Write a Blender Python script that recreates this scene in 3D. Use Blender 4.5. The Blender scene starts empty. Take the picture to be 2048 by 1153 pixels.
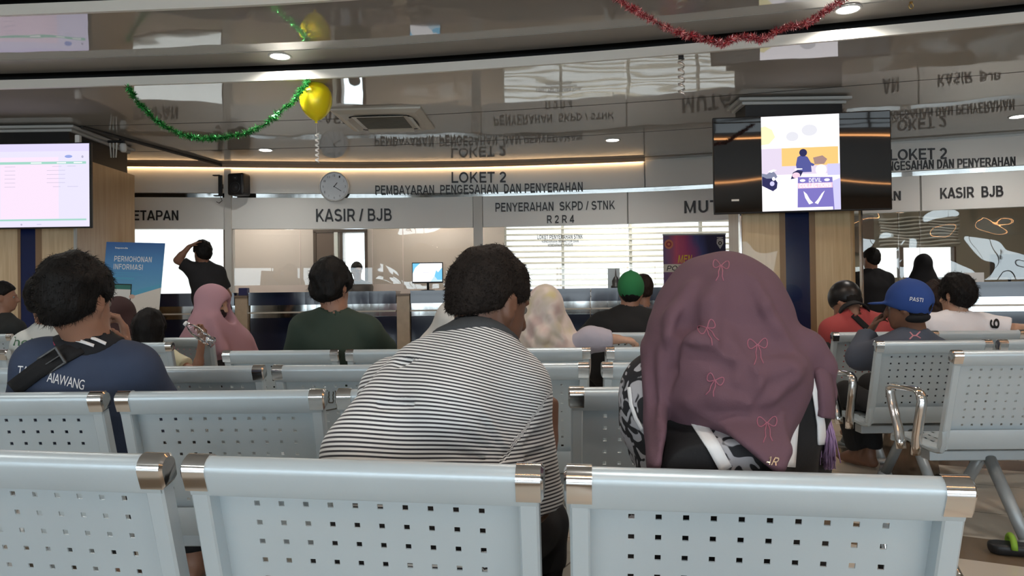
import bpy, bmesh, math, random
import numpy as np
from mathutils import Vector, Matrix
from mathutils.bvhtree import BVHTree

SC = bpy.context.scene
COL = SC.collection
R = math.radians
rng = random.Random(7)

# ------------------------------------------------------------------ camera
FPX = 1480.0
CAM = Vector((0.0, 0.0, 1.065))
_p, _r = R(0.68), R(0.75)
_F = Vector((0, math.cos(_p), math.sin(_p)))
_U0 = Vector((0, -math.sin(_p), math.cos(_p)))
_R0 = Vector((1, 0, 0))
_R = math.cos(_r) * _R0 - math.sin(_r) * _U0
_U = math.sin(_r) * _R0 + math.cos(_r) * _U0
cam_d = bpy.data.cameras.new('camera')
cam_d.sensor_width = 36.0
cam_d.lens = 36.0 * FPX / 2048.0
cam_d.clip_start = 0.02
cam = bpy.data.objects.new('camera', cam_d)
COL.objects.link(cam)
cam.matrix_world = Matrix(((_R.x, _U.x, -_F.x, CAM.x), (_R.y, _U.y, -_F.y, CAM.y), (_R.z, _U.z, -_F.z, CAM.z), (0, 0, 0, 1)))
SC.camera = cam

def ray(px, py):
    return _F + _R * ((px - 1024.0) / FPX) - _U * ((py - 576.5) / FPX)

def P(px, py, d):
    """the point of the place that the photo shows at pixel px, py, at depth d metres"""
    return CAM + ray(px, py) * d

def Pz(px, py, z):
    """the point at height z seen at that pixel"""
    v = ray(px, py)
    return CAM + v * ((z - CAM.z) / v.z)

# ------------------------------------------------------------------ world, exposure
SC.view_settings.view_transform = 'Standard'
SC.view_settings.look = 'None'
SC.view_settings.exposure = 0.12
SC.view_settings.gamma = 1.0
SC.view_settings.use_curve_mapping = False
W = bpy.data.worlds.new('world')
SC.world = W
W.use_nodes = True
_bg = W.node_tree.nodes['Background']
_bg.inputs['Color'].default_value = (0.79, 0.915, 1.0, 1)
_bg.inputs['Strength'].default_value = 5.4

# daylight through the glazed front behind the camera and the office windows: sampling portals in the openings
def portal(name, loc, rot, sx, sy):
    l = bpy.data.lights.new(name, 'AREA')
    l.shape = 'RECTANGLE'; l.size = sx; l.size_y = sy
    l.cycles.is_portal = True
    o = bpy.data.objects.new(name, l); COL.objects.link(o)
    o.location = loc; o.rotation_euler = rot
    return o
portal('front_opening_daylight', (-0.5, -5.05, 1.3), (R(90), 0, R(0)), 15.0, 2.0)

# ------------------------------------------------------------------ materials
MATS = {}
def mat(name, color=(.8, .8, .8), rough=.5, metal=0.0, spec=.5, emit=None, estr=0.0, noise=None, bump=None, coat=0.0, sss=0.0, alpha=1.0, trans=0.0, ior=1.45, sheen=0.0):
    """noise = (scale, amount, stretch) colour variation, bump = (scale, strength, stretch)"""
    if name in MATS:
        return MATS[name]
    m = bpy.data.materials.new(name); m.use_nodes = True
    nt = m.node_tree; b = nt.nodes['Principled BSDF']
    b.inputs['Base Color'].default_value = (*color, 1)
    b.inputs['Roughness'].default_value = rough
    b.inputs['Metallic'].default_value = metal
    b.inputs['Specular IOR Level'].default_value = spec
    b.inputs['IOR'].default_value = ior
    if coat: b.inputs['Coat Weight'].default_value = coat; b.inputs['Coat Roughness'].default_value = .05
    if sss: b.inputs['Subsurface Weight'].default_value = sss; b.inputs['Subsurface Scale'].default_value = .01; b.inputs['Subsurface Radius'].default_value = (1, .4, .2)
    if trans: b.inputs['Transmission Weight'].default_value = trans
    if sheen: b.inputs['Sheen Weight'].default_value = sheen; b.inputs['Sheen Roughness'].default_value = .5
    if alpha < 1: b.inputs['Alpha'].default_value = alpha
    if emit: b.inputs['Emission Color'].default_value = (*emit, 1); b.inputs['Emission Strength'].default_value = estr
    def coords(stretch):
        tc = nt.nodes.new('ShaderNodeTexCoord'); mp = nt.nodes.new('ShaderNodeMapping')
        mp.inputs['Scale'].default_value = stretch or (1, 1, 1)
        nt.links.new(tc.outputs['Object'], mp.inputs['Vector'])
        return mp.outputs['Vector']
    if noise:
        sc, amt, st = (*noise, None)[:3]
        n = nt.nodes.new('ShaderNodeTexNoise'); n.inputs['Scale'].default_value = sc; n.inputs['Detail'].default_value = 4
        nt.links.new(coords(st), n.inputs['Vector'])
        mx = nt.nodes.new('ShaderNodeMix'); mx.data_type = 'RGBA'
        mx.inputs['A'].default_value = (*[max(0, c * (1 - amt)) for c in color], 1)
        mx.inputs['B'].default_value = (*[min(1, c * (1 + amt)) for c in color], 1)
        nt.links.new(n.outputs['Fac'], mx.inputs['Factor'])
        nt.links.new(mx.outputs['Result'], b.inputs['Base Color'])
    if bump:
        sc, stg, st = (*bump, None)[:3]
        n = nt.nodes.new('ShaderNodeTexNoise'); n.inputs['Scale'].default_value = sc; n.inputs['Detail'].default_value = 3
        nt.links.new(coords(st), n.inputs['Vector'])
        bp = nt.nodes.new('ShaderNodeBump'); bp.inputs['Strength'].default_value = stg; bp.inputs['Distance'].default_value = .01
        nt.links.new(n.outputs['Fac'], bp.inputs['Height'])
        nt.links.new(bp.outputs['Normal'], b.inputs['Normal'])
    MATS[name] = m
    return m

def emat(name, color, strength):
    if name in MATS: return MATS[name]
    m = bpy.data.materials.new(name); m.use_nodes = True
    nt = m.node_tree; nt.nodes.clear()
    o = nt.nodes.new('ShaderNodeOutputMaterial'); e = nt.nodes.new('ShaderNodeEmission')
    e.inputs['Color'].default_value = (*color, 1); e.inputs['Strength'].default_value = strength
    nt.links.new(e.outputs[0], o.inputs[0]); MATS[name] = m
    return m

def glass_mat(name, tint=(1, 1, 1), refl=1.0, wave=None):
    """clear pane: see-through with a mirror layer; wave = (scale, strength) for warped acrylic"""
    if name in MATS: return MATS[name]
    m = bpy.data.materials.new(name); m.use_nodes = True
    nt = m.node_tree; nt.nodes.clear()
    o = nt.nodes.new('ShaderNodeOutputMaterial'); mx = nt.nodes.new('ShaderNodeMixShader')
    t = nt.nodes.new('ShaderNodeBsdfTransparent'); g = nt.nodes.new('ShaderNodeBsdfGlossy')
    t.inputs['Color'].default_value = (*tint, 1); g.inputs['Roughness'].default_value = 0.01
    fr = nt.nodes.new('ShaderNodeFresnel'); fr.inputs['IOR'].default_value = 1.5
    mu = nt.nodes.new('ShaderNodeMath'); mu.operation = 'MULTIPLY'; mu.use_clamp = True
    mu.inputs[1].default_value = refl
    nt.links.new(fr.outputs[0], mu.inputs[0]); nt.links.new(mu.outputs[0], mx.inputs[0])
    if wave:
        tc = nt.nodes.new('ShaderNodeTexCoord'); n = nt.nodes.new('ShaderNodeTexNoise')
        n.inputs['Scale'].default_value = wave[0]; n.inputs['Detail'].default_value = 1; n.inputs['Distortion'].default_value = .6
        bp = nt.nodes.new('ShaderNodeBump'); bp.inputs['Strength'].default_value = wave[1]; bp.inputs['Distance'].default_value = .05
        nt.links.new(tc.outputs['Object'], n.inputs['Vector']); nt.links.new(n.outputs['Fac'], bp.inputs['Height'])
        nt.links.new(bp.outputs['Normal'], g.inputs['Normal'])
    nt.links.new(t.outputs[0], mx.inputs[1]); nt.links.new(g.outputs[0], mx.inputs[2])
    nt.links.new(mx.outputs[0], o.inputs[0]); MATS[name] = m
    return m

M_steel = mat('powder_coated_steel', (.545, .625, .665), .34, .25, noise=(6, .05), bump=(90, .02))
M_chrome = mat('chrome', (.82, .82, .82), .12, 1.0)
M_tube = mat('grey_leg_paint', (.38, .41, .42), .4, .3)
M_black = mat('black_plastic', (.012, .012, .013), .45)
M_white = mat('white_board', (.80, .80, .77), .35)
M_navy = mat('navy_gloss', (.012, .017, .045), .12, coat=.4)
M_stone = mat('beige_stone', (.56, .45, .32), .35, noise=(9, .25))

# ------------------------------------------------------------------ mesh helpers
def link(name, me, m=None, parent=None, smooth=False):
    o = bpy.data.objects.new(name, me); COL.objects.link(o)
    if m is not None:
        for x in (m if isinstance(m, (list, tuple)) else [m]): me.materials.append(x)
    if smooth: me.shade_smooth()
    if parent is not None: o.parent = parent
    return o

def obj(name, bm, m=None, parent=None, smooth=False, recalc=True):
    if recalc: bmesh.ops.recalc_face_normals(bm, faces=bm.faces[:])
    me = bpy.data.meshes.new(name); bm.to_mesh(me); bm.free()
    return link(name, me, m, parent, smooth)

def tag(o, label, cat, group=None):
    o['label'] = label; o['category'] = cat
    if group: o['group'] = group
    return o

def thing(name, label, cat, loc=(0, 0, 0), rotz=0.0, group=None):
    o = bpy.data.objects.new(name, None); COL.objects.link(o)
    o.empty_display_size = .1
    o.location = loc; o.rotation_euler = (0, 0, rotz)
    return tag(o, label, cat, group)

def struct(o):
    o['kind'] = 'structure'
    return o

def box(bm, c, s, rot=None, bevel=0.0, seg=2):
    r = bmesh.ops.create_cube(bm, size=1.0)
    vs = r['verts']
    bmesh.ops.scale(bm, vec=s, verts=vs)
    if bevel:
        es = list({e for v in vs for e in v.link_edges})
        q = bmesh.ops.bevel(bm, geom=es, offset=bevel, segments=seg, affect='EDGES', profile=.5)
        vs = list({v for f in q['faces'] for v in f.verts} | {v for v in vs if v.is_valid})
    if rot is not None: bmesh.ops.rotate(bm, cent=(0, 0, 0), matrix=rot, verts=vs)
    bmesh.ops.translate(bm, vec=c, verts=vs)
    return vs

def tube(bm, pts, rad, n=10, closed=False, caps=True):
    """tube along a list of points; rad a number or one per point"""
    pts = [Vector(p) for p in pts]; N = len(pts)
    rads = rad if isinstance(rad, (list, tuple)) else [rad] * N
    up = None; rings = []
    for i, p in enumerate(pts):
        a = pts[i - 1] if (i > 0 or closed) else p
        b = pts[(i + 1) % N] if (i < N - 1 or closed) else p
        t = (b - a).normalized()
        if up is None:
            up = Vector((0, 0, 1)) if abs(t.z) < .9 else Vector((1, 0, 0))
        s = t.cross(up).normalized(); up = s.cross(t).normalized()
        rings.append([bm.verts.new(p + (s * math.cos(2 * math.pi * k / n) + up * math.sin(2 * math.pi * k / n)) * rads[i]) for k in range(n)])
    for i in range(N if closed else N - 1):
        A, B = rings[i], rings[(i + 1) % N]
        for k in range(n): bm.faces.new((A[k], A[(k + 1) % n], B[(k + 1) % n], B[k]))
    if caps and not closed:
        bm.faces.new(rings[0]); bm.faces.new(rings[-1][::-1])

def prism(bm, poly, y0, y1, axis='y'):
    """extrude a closed outline (list of 2D points) between y0 and y1; axis is the extrusion direction"""
    def mk(a, b, t): return {'y': (a, t, b), 'z': (a, b, t), 'x': (t, a, b)}[axis]
    A = [bm.verts.new(mk(a, b, y0)) for a, b in poly]; B = [bm.verts.new(mk(a, b, y1)) for a, b in poly]
    n = len(poly)
    for k in range(n): bm.faces.new((A[k], A[(k + 1) % n], B[(k + 1) % n], B[k]))
    bm.faces.new(A[::-1]); bm.faces.new(B)

def lathe(bm, prof, n=32, center=(0, 0, 0), axis='z', ring_only=False):
    """revolve (radius, height) pairs"""
    c = Vector(center); rings = []
    for r, h in prof:
        ring = []
        for k in range(n):
            a = 2 * math.pi * k / n; x, y = r * math.cos(a), r * math.sin(a)
            ring.append(bm.verts.new(c + (Vector((x, y, h)) if axis == 'z' else Vector((x, h, y)))))
        rings.append(ring)
    for A, B in zip(rings, rings[1:] + (rings[:1] if ring_only else [])):
        for k in range(n): bm.faces.new((A[k], A[(k + 1) % n], B[(k + 1) % n], B[k]))
    if not ring_only: bm.faces.new(rings[0][::-1]); bm.faces.new(rings[-1])

_txt = {}
def text_mesh(s, bold=.02, shear=0.0, extrude=0.0, spacing=1.0):
    """the letters as (verts Nx3 in a 0..1 box, faces, aspect): flat in x-y"""
    cu = bpy.data.curves.new('lettering', 'FONT'); cu.body = s; cu.size = 1.0; cu.offset = bold; cu.shear = shear; cu.extrude = extrude; cu.resolution_u = 4
    cu.space_character = spacing; cu.align_x = 'CENTER'
    o = bpy.data.objects.new('lettering_source', cu); COL.objects.link(o)
    dg = bpy.context.evaluated_depsgraph_get()
    me = bpy.data.meshes.new_from_object(o.evaluated_get(dg))
    bpy.data.objects.remove(o); bpy.data.curves.remove(cu)
    v = np.array([x.co[:] for x in me.vertices]); f = [tuple(p.vertices) for p in me.polygons]
    bpy.data.meshes.remove(me)
    return v, f

def _arc(cx, cy, rx, ry, a0, a1, n=12):
    return [(cx + rx * math.cos(math.radians(a0 + (a1 - a0) * k / n)), cy + ry * math.sin(math.radians(a0 + (a1 - a0) * k / n))) for k in range(n + 1)]
_T, _B, _M = .915, .085, .52
GLYPH = {   # heavy grotesque capitals: (advance, centre lines)
    'A': (1.0, [[(.11, 0), (.47, .96), (.53, .96), (.89, 0)], [(.25, .28), (.75, .28)]]),
    'B': (.98, [[(.20, 0), (.20, 1)], [(.2, _T), (.55, _T)] + _arc(.55, .72, .22, .195, 90, -90) + [(.2, .525)], [(.2, .525), (.6, .525)] + _arc(.6, .305, .24, .22, 90, -90) + [(.2, _B)]]),
    'C': (1.0, [_arc(.52, .5, .38, .415, 35, 325, 22)]),
    'D': (1.0, [[(.20, 0), (.20, 1)], [(.2, _T), (.45, _T)] + _arc(.45, .5, .38, .415, 90, -90) + [(.2, _B)]]),
    'E': (.90, [[(.20, 0), (.20, 1)], [(.2, _T), (.82, _T)], [(.2, _M), (.77, _M)], [(.2, _B), (.84, _B)]]),
    'F': (.86, [[(.20, 0), (.20, 1)], [(.2, _T), (.80, _T)], [(.2, _M), (.72, _M)]]),
    'G': (1.08, [_arc(.54, .5, .40, .415, 40, 320, 24) + [(.88, .20), (.88, .46)], [(.56, .46), (.96, .46)]]),
    'H': (1.0, [[(.20, 0), (.20, 1)], [(.80, 0), (.80, 1)], [(.2, _M), (.8, _M)]]),
    'I': (.40, [[(.20, 0), (.20, 1)]]),
    'J': (.80, [[(.62, 1), (.62, .33)] + _arc(.375, .33, .245, .245, 0, -165)]),
    'K': (1.0, [[(.20, 0), (.20, 1)], [(.84, 1), (.24, .36)], [(.44, .56), (.90, 0)]]),
    'L': (.86, [[(.20, 0), (.20, 1)], [(.2, _B), (.82, _B)]]),
    'M': (1.16, [[(.20, 0), (.20, 1)], [(.96, 0), (.96, 1)], [(.22, .98), (.58, .06), (.94, .98)]]),
    'N': (1.0, [[(.20, 0), (.20, 1)], [(.80, 0), (.80, 1)], [(.22, .98), (.78, .02)]]),
    'O': (1.08, [_arc(.54, .5, .41, .415, 0, 360, 32)]),
    'P': (.94, [[(.20, 0), (.20, 1)], [(.2, _T), (.58, _T)] + _arc(.58, .67, .24, .245, 90, -90) + [(.2, .425)]]),
    'R': (1.0, [[(.20, 0), (.20, 1)], [(.2, _T), (.60, _T)] + _arc(.60, .68, .22, .235, 90, -90) + [(.2, .445)], [(.56, .44), (.88, 0)]]),
    'S': (.94, [_arc(.47, .715, .30, .20, 25, 270, 16) + _arc(.47, .30, .33, .215, 90, -160, 16)]),
    'T': (.86, [[(.43, 0), (.43, 1)], [(.04, _T), (.82, _T)]]),
    'U': (1.0, [[(.20, 1), (.20, .38)] + _arc(.5, .38, .30, .295, 180, 360) + [(.80, 1)]]),
    'V': (.94, [[(.10, 1), (.45, .04), (.49, .04), (.84, 1)]]),
    'Y': (.92, [[(.08, 1), (.46, .46), (.84, 1)], [(.46, .48), (.46, 0)]]),
    '2': (.80, [_arc(.40, .68, .265, .235, 170, -25, 14) + [(.56, .48), (.16, .12)], [(.10, _B), (.70, _B)]]),
    '4': (.82, [[(.58, 0), (.58, 1)], [(.58, .96), (.10, .28)], [(.06, .26), (.78, .26)]]),
    '9': (.80, [_arc(.40, .68, .255, .235, 0, 360, 24), [(.655, .68), (.64, .42)] + _arc(.40, .33, .25, .245, 15, -150, 12)]),
    '/': (.42, [[(.06, 0), (.36, 1)]]), ' ': (.40, []),
}
def stroke_text(s, extrude=0.0, shear=0.0, t=.17):
    """upright bold capitals drawn as mitred strokes; same return as text_mesh"""
    V, Fs, x0, lay = [], [], 0.0, 0
    for ch in s:
        w, lines = GLYPH[ch]
        for ln in lines:
            ln = [p for i, p in enumerate(ln) if i == 0 or math.dist(p, ln[i - 1]) > 1e-4]
            closed = len(ln) > 3 and math.dist(ln[0], ln[-1]) < 1e-6
            P_ = ln[:-1] if closed else ln; n = len(P_); ring = []
            for i, p in enumerate(P_):
                a = P_[i - 1] if (i or closed) else None; c = P_[(i + 1) % n] if (i < n - 1 or closed) else None
                def nn(u, v): d = (v[0] - u[0], v[1] - u[1]); L = math.hypot(*d) or 1; return (-d[1] / L, d[0] / L)
                n1 = nn(a, p) if a else nn(p, c); n2 = nn(p, c) if c else n1
                m = (n1[0] + n2[0], n1[1] + n2[1]); q = m[0] * n1[0] + m[1] * n1[1]; k = t / 2 / max(q, .5)
                ring.append(((p[0] + m[0] * k, min(1, max(0, p[1] + m[1] * k))), (p[0] - m[0] * k, min(1, max(0, p[1] - m[1] * k)))))
            b = len(V); zs = (0.0,) if not extrude else (-extrude, extrude); lay = (lay + 1) % 6; dz = lay * .0006
            for l, r in ring:
                for z in zs: V.append((x0 + l[0] + shear * l[1], l[1], z + dz)); V.append((x0 + r[0] + shear * r[1], r[1], z + dz))
            st = 2 * len(zs)
            for i in range(n if closed else n - 1):
                A, B = b + i * st, b + ((i + 1) % n) * st
                if len(zs) == 1: Fs.append((A, A + 1, B + 1, B))
                else: Fs += [(A + 2, A + 3, B + 3, B + 2), (A, A + 1, B + 1, B), (A, A + 2, B + 2, B), (A + 1, A + 3, B + 3, B + 1)]
        x0 += w
    return np.array(V), Fs

def thick_text(s, bold, shear, extrude, spacing):
    """bold letters: the thin face laid over itself with small shifts"""
    if bold >= .02 and all(c in GLYPH for c in s): return stroke_text(s, extrude, shear, .125 + bold)
    v, f = text_mesh(s, 0.0, shear, extrude, spacing)
    if not bold: return v, f
    V, Fs = [], []
    for dx, dy in ((0, 0), (bold, 0), (-bold, 0), (0, bold * .6), (0, -bold * .6), (bold * .8, bold * .5), (-bold * .8, -bold * .5), (bold * .8, -bold * .5), (-bold * .8, bold * .5)):
        k = sum(len(a) for a in V); V.append(v + np.array([dx, dy, .0006 * len(V)])); Fs += [tuple(i + k for i in q) for q in f]
    return np.concatenate(V), Fs

def fit_text(s, fn, bold=.02, shear=0.0, extrude=0.0, spacing=1.0, sub=0):
    """map the letters' box (u 0..1, v 0..1, w height) through fn(u, v, w) -> point"""
    v, f = thick_text(s, bold, shear, extrude, spacing)
    lo, hi = v.min(0), v.max(0)
    bm = bmesh.new()
    vs = [bm.verts.new(fn((a - lo[0]) / (hi[0] - lo[0]), (b - lo[1]) / (hi[1] - lo[1]), c)) for a, b, c in v]
    for q in f:
        try: bm.faces.new([vs[i] for i in q])
        except ValueError: pass
    return bm
# ================================================================== THE ROOM
HB, HA, HC = 3.02, 3.18, 3.34          # the three stepped ceilings, far to near
FLZ = 0.0

def smooth_curve(pts, n=160, k=14):
    pts = np.array(pts, float); x = np.linspace(pts[0, 0], pts[-1, 0], n); y = np.interp(x, pts[:, 0], pts[:, 1])
    w = np.hanning(2 * k + 1); w /= w.sum()
    yp = np.concatenate([2 * y[0] - y[k:0:-1], y, 2 * y[-1] - y[-2:-k - 2:-1]])
    return x, np.convolve(yp, w, 'valid')
WX, WY = smooth_curve([(-9, 10.2), (-5.16, 10.56), (-2.39, 10.95), (-.47, 10.98), (1.92, 10.70), (3.13, 10.36), (4.51, 9.72), (6.43, 9.2), (9.5, 8.1)])
def wally(x): return float(np.interp(x, WX, WY))
LX, LY = smooth_curve([(-9, 6.75), (-4.66, 6.73), (-1.43, 6.53), (1.13, 6.07), (3.74, 5.40), (9.5, 3.7)])
def lipy(x): return float(np.interp(x, LX, LY))
def wall_x(px, off=0.0):
    """x on the counter wall (moved off metres towards the hall) seen in pixel column px"""
    u = (px - 1024.0) / FPX; d = 10.5
    for _ in range(12):
        x = u * d; d = wally(x) - off
    return u * d
def wall_z(px, py, off=0.0):
    x = wall_x(px, off); d = wally(x) - off
    return P(px, py, d).z

def strip(bm, x0, x1, off0, off1, z0, z1, curve=wally, n=None):
    """solid band following a curve: between offsets off0, off1 (towards the hall) and heights z0, z1"""
    n = n or max(2, int(abs(x1 - x0) / .12))
    prev = None
    for i in range(n + 1):
        x = x0 + (x1 - x0) * i / n; y = curve(x)
        q = [bm.verts.new((x, y - off0, z0)), bm.verts.new((x, y - off1, z0)), bm.verts.new((x, y - off1, z1)), bm.verts.new((x, y - off0, z1))]
        if prev:
            for k in range(4): bm.faces.new((prev[k], prev[(k + 1) % 4], q[(k + 1) % 4], q[k]))
        else: bm.faces.new(q[::-1])
        prev = q
    bm.faces.new(prev)

# --- floor: pale tiles with brown bands
m = bpy.data.materials.new('floor_tiles'); m.use_nodes = True; nt = m.node_tree; b = nt.nodes['Principled BSDF']
tc = nt.nodes.new('ShaderNodeTexCoord'); mp = nt.nodes.new('ShaderNodeMapping'); mp.inputs['Rotation'].default_value = (0, 0, R(28))
br = nt.nodes.new('ShaderNodeTexBrick'); br.offset = 0; br.inputs['Scale'].default_value = 1.0
br.inputs['Brick Width'].default_value = .6; br.inputs['Row Height'].default_value = .6; br.inputs['Mortar Size'].default_value = .004
br.inputs['Color1'].default_value = (.56, .51, .43, 1); br.inputs['Color2'].default_value = (.50, .45, .38, 1); br.inputs['Mortar'].default_value = (.2, .17, .14, 1)
br2 = nt.nodes.new('ShaderNodeTexBrick'); br2.offset = 0; br2.inputs['Scale'].default_value = 1.0
br2.inputs['Brick Width'].default_value = 1.8; br2.inputs['Row Height'].default_value = 1.8; br2.inputs['Mortar Size'].default_value = .16; br2.inputs['Mortar Smooth'].default_value = 0
br2.inputs['Color1'].default_value = (0, 0, 0, 1); br2.inputs['Color2'].default_value = (0, 0, 0, 1); br2.inputs['Mortar'].default_value = (1, 1, 1, 1)
mx = nt.nodes.new('ShaderNodeMix'); mx.data_type = 'RGBA'; mx.inputs['B'].default_value = (.16, .115, .075, 1)
nt.links.new(tc.outputs['Object'], mp.inputs['Vector']); nt.links.new(mp.outputs[0], br.inputs['Vector']); nt.links.new(mp.outputs[0], br2.inputs['Vector'])
nt.links.new(br.outputs['Color'], mx.inputs['A']); nt.links.new(br2.outputs['Color'], mx.inputs['Factor']); nt.links.new(mx.outputs['Result'], b.inputs['Base Color'])
b.inputs['Roughness'].default_value = .16
bm = bmesh.new(); box(bm, (0, 4.5, -.05), (19.6, 21, .1)); struct(obj('floor', bm, m))

# --- stepped ceiling of glossy panels
def gloss_ceiling(name, col, rough=.03, wave=.008):
    m = mat(name, col, rough, spec=.8, ior=1.7)
    nt = m.node_tree; b = nt.nodes['Principled BSDF']
    tc = nt.nodes.new('ShaderNodeTexCoord'); n = nt.nodes.new('ShaderNodeTexNoise'); n.inputs['Scale'].default_value = 1.1; n.inputs['Detail'].default_value = 1.5
    bp = nt.nodes.new('ShaderNodeBump'); bp.inputs['Strength'].default_value = 1.0; bp.inputs['Distance'].default_value = wave
    nt.links.new(tc.outputs['Object'], n.inputs['Vector']); nt.links.new(n.outputs['Fac'], bp.inputs['Height']); nt.links.new(bp.outputs['Normal'], b.inputs['Normal'])
    return m
M_ceil = gloss_ceiling('glossy_ceiling_panel', (.42, .395, .36))
M_strip = mat('matt_ceiling_border', (.40, .38, .35), .35)
M_lip = mat('ceiling_lip_white', (.82, .80, .74), .4)
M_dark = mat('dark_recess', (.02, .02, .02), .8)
OFA = 1.26                                # width of the middle ring
bm = bmesh.new()
n = 90
def sheet(bm, x0, x1, ya, yb, z, th=.03):
    prev = None
    for i in range(n + 1):
        x = x0 + (x1 - x0) * i / n
        q = [bm.verts.new((x, ya(x), z)), bm.verts.new((x, yb(x), z)), bm.verts.new((x, yb(x), z + th)), bm.verts.new((x, ya(x), z + th))]
        if prev:
            for k in range(4): bm.faces.new((prev[k], prev[(k + 1) % 4], q[(k + 1) % 4], q[k]))
        else: bm.faces.new(q[::-1])
        prev = q
    bm.faces.new(prev)
X0, X1 = -9, 9.5
sheet(bm, X0, X1, lambda x: lipy(x) + .012, lambda x: wally(x) + .1, HB)
struct(obj('ceiling', bm, M_ceil))
bm = bmesh.new(); sheet(bm, X0, X1, lambda x: lipy(x) - OFA + .012, lambda x: lipy(x) - .30, HA)
struct(obj('ceiling', bm, M_ceil))
bm = bmesh.new(); sheet(bm, X0, X1, lambda x: lipy(x) - .30, lambda x: lipy(x) + .06, HA - .004)
struct(obj('ceiling', bm, M_strip))
bm = bmesh.new(); sheet(bm, X0, X1, lambda x: -5.2, lambda x: lipy(x) - OFA + .06, HC)
struct(obj('ceiling', bm, mat('satin_ceiling_panel', (.40, .38, .35), .5)))
for nm, z0, z1, off in (('trim_1', HB - .004, HB + .075, 0), ('trim_2', HA - .004, HA + .075, OFA)):
    bm = bmesh.new(); strip(bm, X0, X1, off - .012, off + .02, z0, z1, lipy, 90); struct(obj(nm, bm, M_lip))
    bm = bmesh.new(); strip(bm, X0, X1, off - .30, off - .34, z0 + .04, HC + .1, lipy, 90); struct(obj(nm, bm, M_dark))  # back of the ceiling slot: its shade is put into the near-black colour
for k, off in enumerate((-1.45, -2.9)):     # panel joints
    bm = bmesh.new(); strip(bm, X0, X1, off - .004, off + .004, HB - .002, HB + .002, lipy, 90); struct(obj('trim_%d' % (3 + k), bm, M_dark))
bm = bmesh.new(); box(bm, (.25, 6, 3.6), (19.6, 24, .05)); struct(obj('ceiling', bm, M_dark))

# --- side walls, rear glazed front behind the camera
M_wall = mat('beige_wall', (.66, .60, .54), .6)
M_olive = mat('olive_wall', (.30, .27, .22), .5)
bm = bmesh.new(); box(bm, (-9.05, 4.5, 1.8), (.1, 20, 3.6)); struct(obj('wall_left', bm, M_wall))
bm = bmesh.new(); box(bm, (9.55, 4.5, 1.8), (.1, 20, 3.6)); struct(obj('wall_right', bm, M_olive))
bm = bmesh.new()
for a, bb in ((-9, -7.6), (-4.1, -3.6), (-.4, .2), (3.4, 4.0), (7.0, 9.5)): box(bm, ((a + bb) / 2, -5, 1.7), (bb - a, .2, 3.4))
box(bm, (.25, -5, .15), (18.5, .2, .3)); box(bm, (.25, -5, 2.82), (18.5, .2, 1.16))
struct(obj('wall_rear', bm, M_wall))
M_alu = mat('window_aluminium', (.25, .25, .25), .4, .5)
for i, (a, bb) in enumerate(((-7.6, -4.1), (-3.6, -.4), (.2, 3.4), (4.0, 7.0))):
    bm = bmesh.new()
    for t in (0, .5, 1): box(bm, (a + (bb - a) * t, -5, 1.27), (.06, .1, 1.94))
    for z in (.33, 1.2, 2.21): box(bm, ((a + bb) / 2, -5, z), (bb - a, .1, .06))
    w = struct(obj('window_%d' % (4 + i), bm, M_alu))

# --- counter wall: boards, mirror bands and columns
M_mirror = mat('mirror_band', (.40, .41, .40), .08, 1.0)
M_letter = mat('black_letters', (.012, .012, .014), .4)
ZB, ZM0, ZM1 = 2.10, 2.55, 2.615
def board(px0, px1, z0, z1, label, off=.06):
    x0, x1 = wall_x(px0), wall_x(px1)
    bm = bmesh.new(); strip(bm, x0, x1, -.02, off, z0, z1)
    o = obj('sign_board', bm, M_white); tag(o, label, 'sign')
    return o
def letters(parent, s, px0, px1, pyt0, pyb0, pyt1, pyb1, off=.06, bold=.03):
    """letters fixed to the board; top and bottom edge at both ends from the photo"""
    x0, x1 = wall_x(px0, off), wall_x(px1, off)
    zt0, zb0, zt1, zb1 = wall_z(px0, pyt0, off), wall_z(px0, pyb0, off), wall_z(px1, pyt1, off), wall_z(px1, pyb1, off)
    def fn(u, v, w):
        x = x0 + (x1 - x0) * u; z = (zb0 + (zb1 - zb0) * u) * (1 - v) + (zt0 + (zt1 - zt0) * u) * v
        return (x, wally(x) - off - .006 - w, z)
    o = obj('lettering', fit_text(s, fn, bold, 0, .008), M_letter, parent)
    return o
bA = board(150, 1290, ZM1, HB - .04, 'long white fascia board above the cashier windows reading LOKET 2 beside the clock')
letters(bA, 'LOKET 2', 906, 1015, 344, 366, 343, 365)
letters(bA, 'PEMBAYARAN  PENGESAHAN  DAN PENYERAHAN', 753, 1168, 371, 389, 364, 382)
bB = board(1293, 2300, ZM1, HB - .04, 'white fascia board reading LOKET 2 on the curved wall beside the pillar screen')
letters(bB, 'LOKET 2', 1785, 1898, 299, 321, 295, 318)
letters(bB, 'PENGESAHAN DAN PENYERAHAN', 1760, 2035, 324, 343, 313, 331)
b1 = board(150, 454, ZB, ZM0, 'white sign board ending in NETAPAN beside the wood pillar')
letters(b1, 'PENETAPAN', 222, 358, 421, 441, 421, 441)
b2 = board(468, 948, ZB, ZM0, 'white sign board reading KASIR / BJB under the clock')
letters(b2, 'KASIR / BJB', 634, 785, 418, 444, 417, 442)
b3 = board(968, 1255, ZB, ZM0, 'white sign board reading PENYERAHAN SKPD / STNK R2R4')
letters(b3, 'PENYERAHAN  SKPD / STNK', 993, 1232, 406, 424, 401, 419)
letters(b3, 'R 2 R 4', 1096, 1150, 431, 447, 430, 446)
b4 = board(1258, 1640, ZB, ZM0, 'white sign board starting with MUT behind the pillar screen')
letters(b4, 'MUTASI', 1371, 1500, 402, 427, 398, 422)
b5 = board(1645, 1838, ZB, ZM0, 'white sign board ending in AN between pillar screen and KASIR BJB board')
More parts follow.
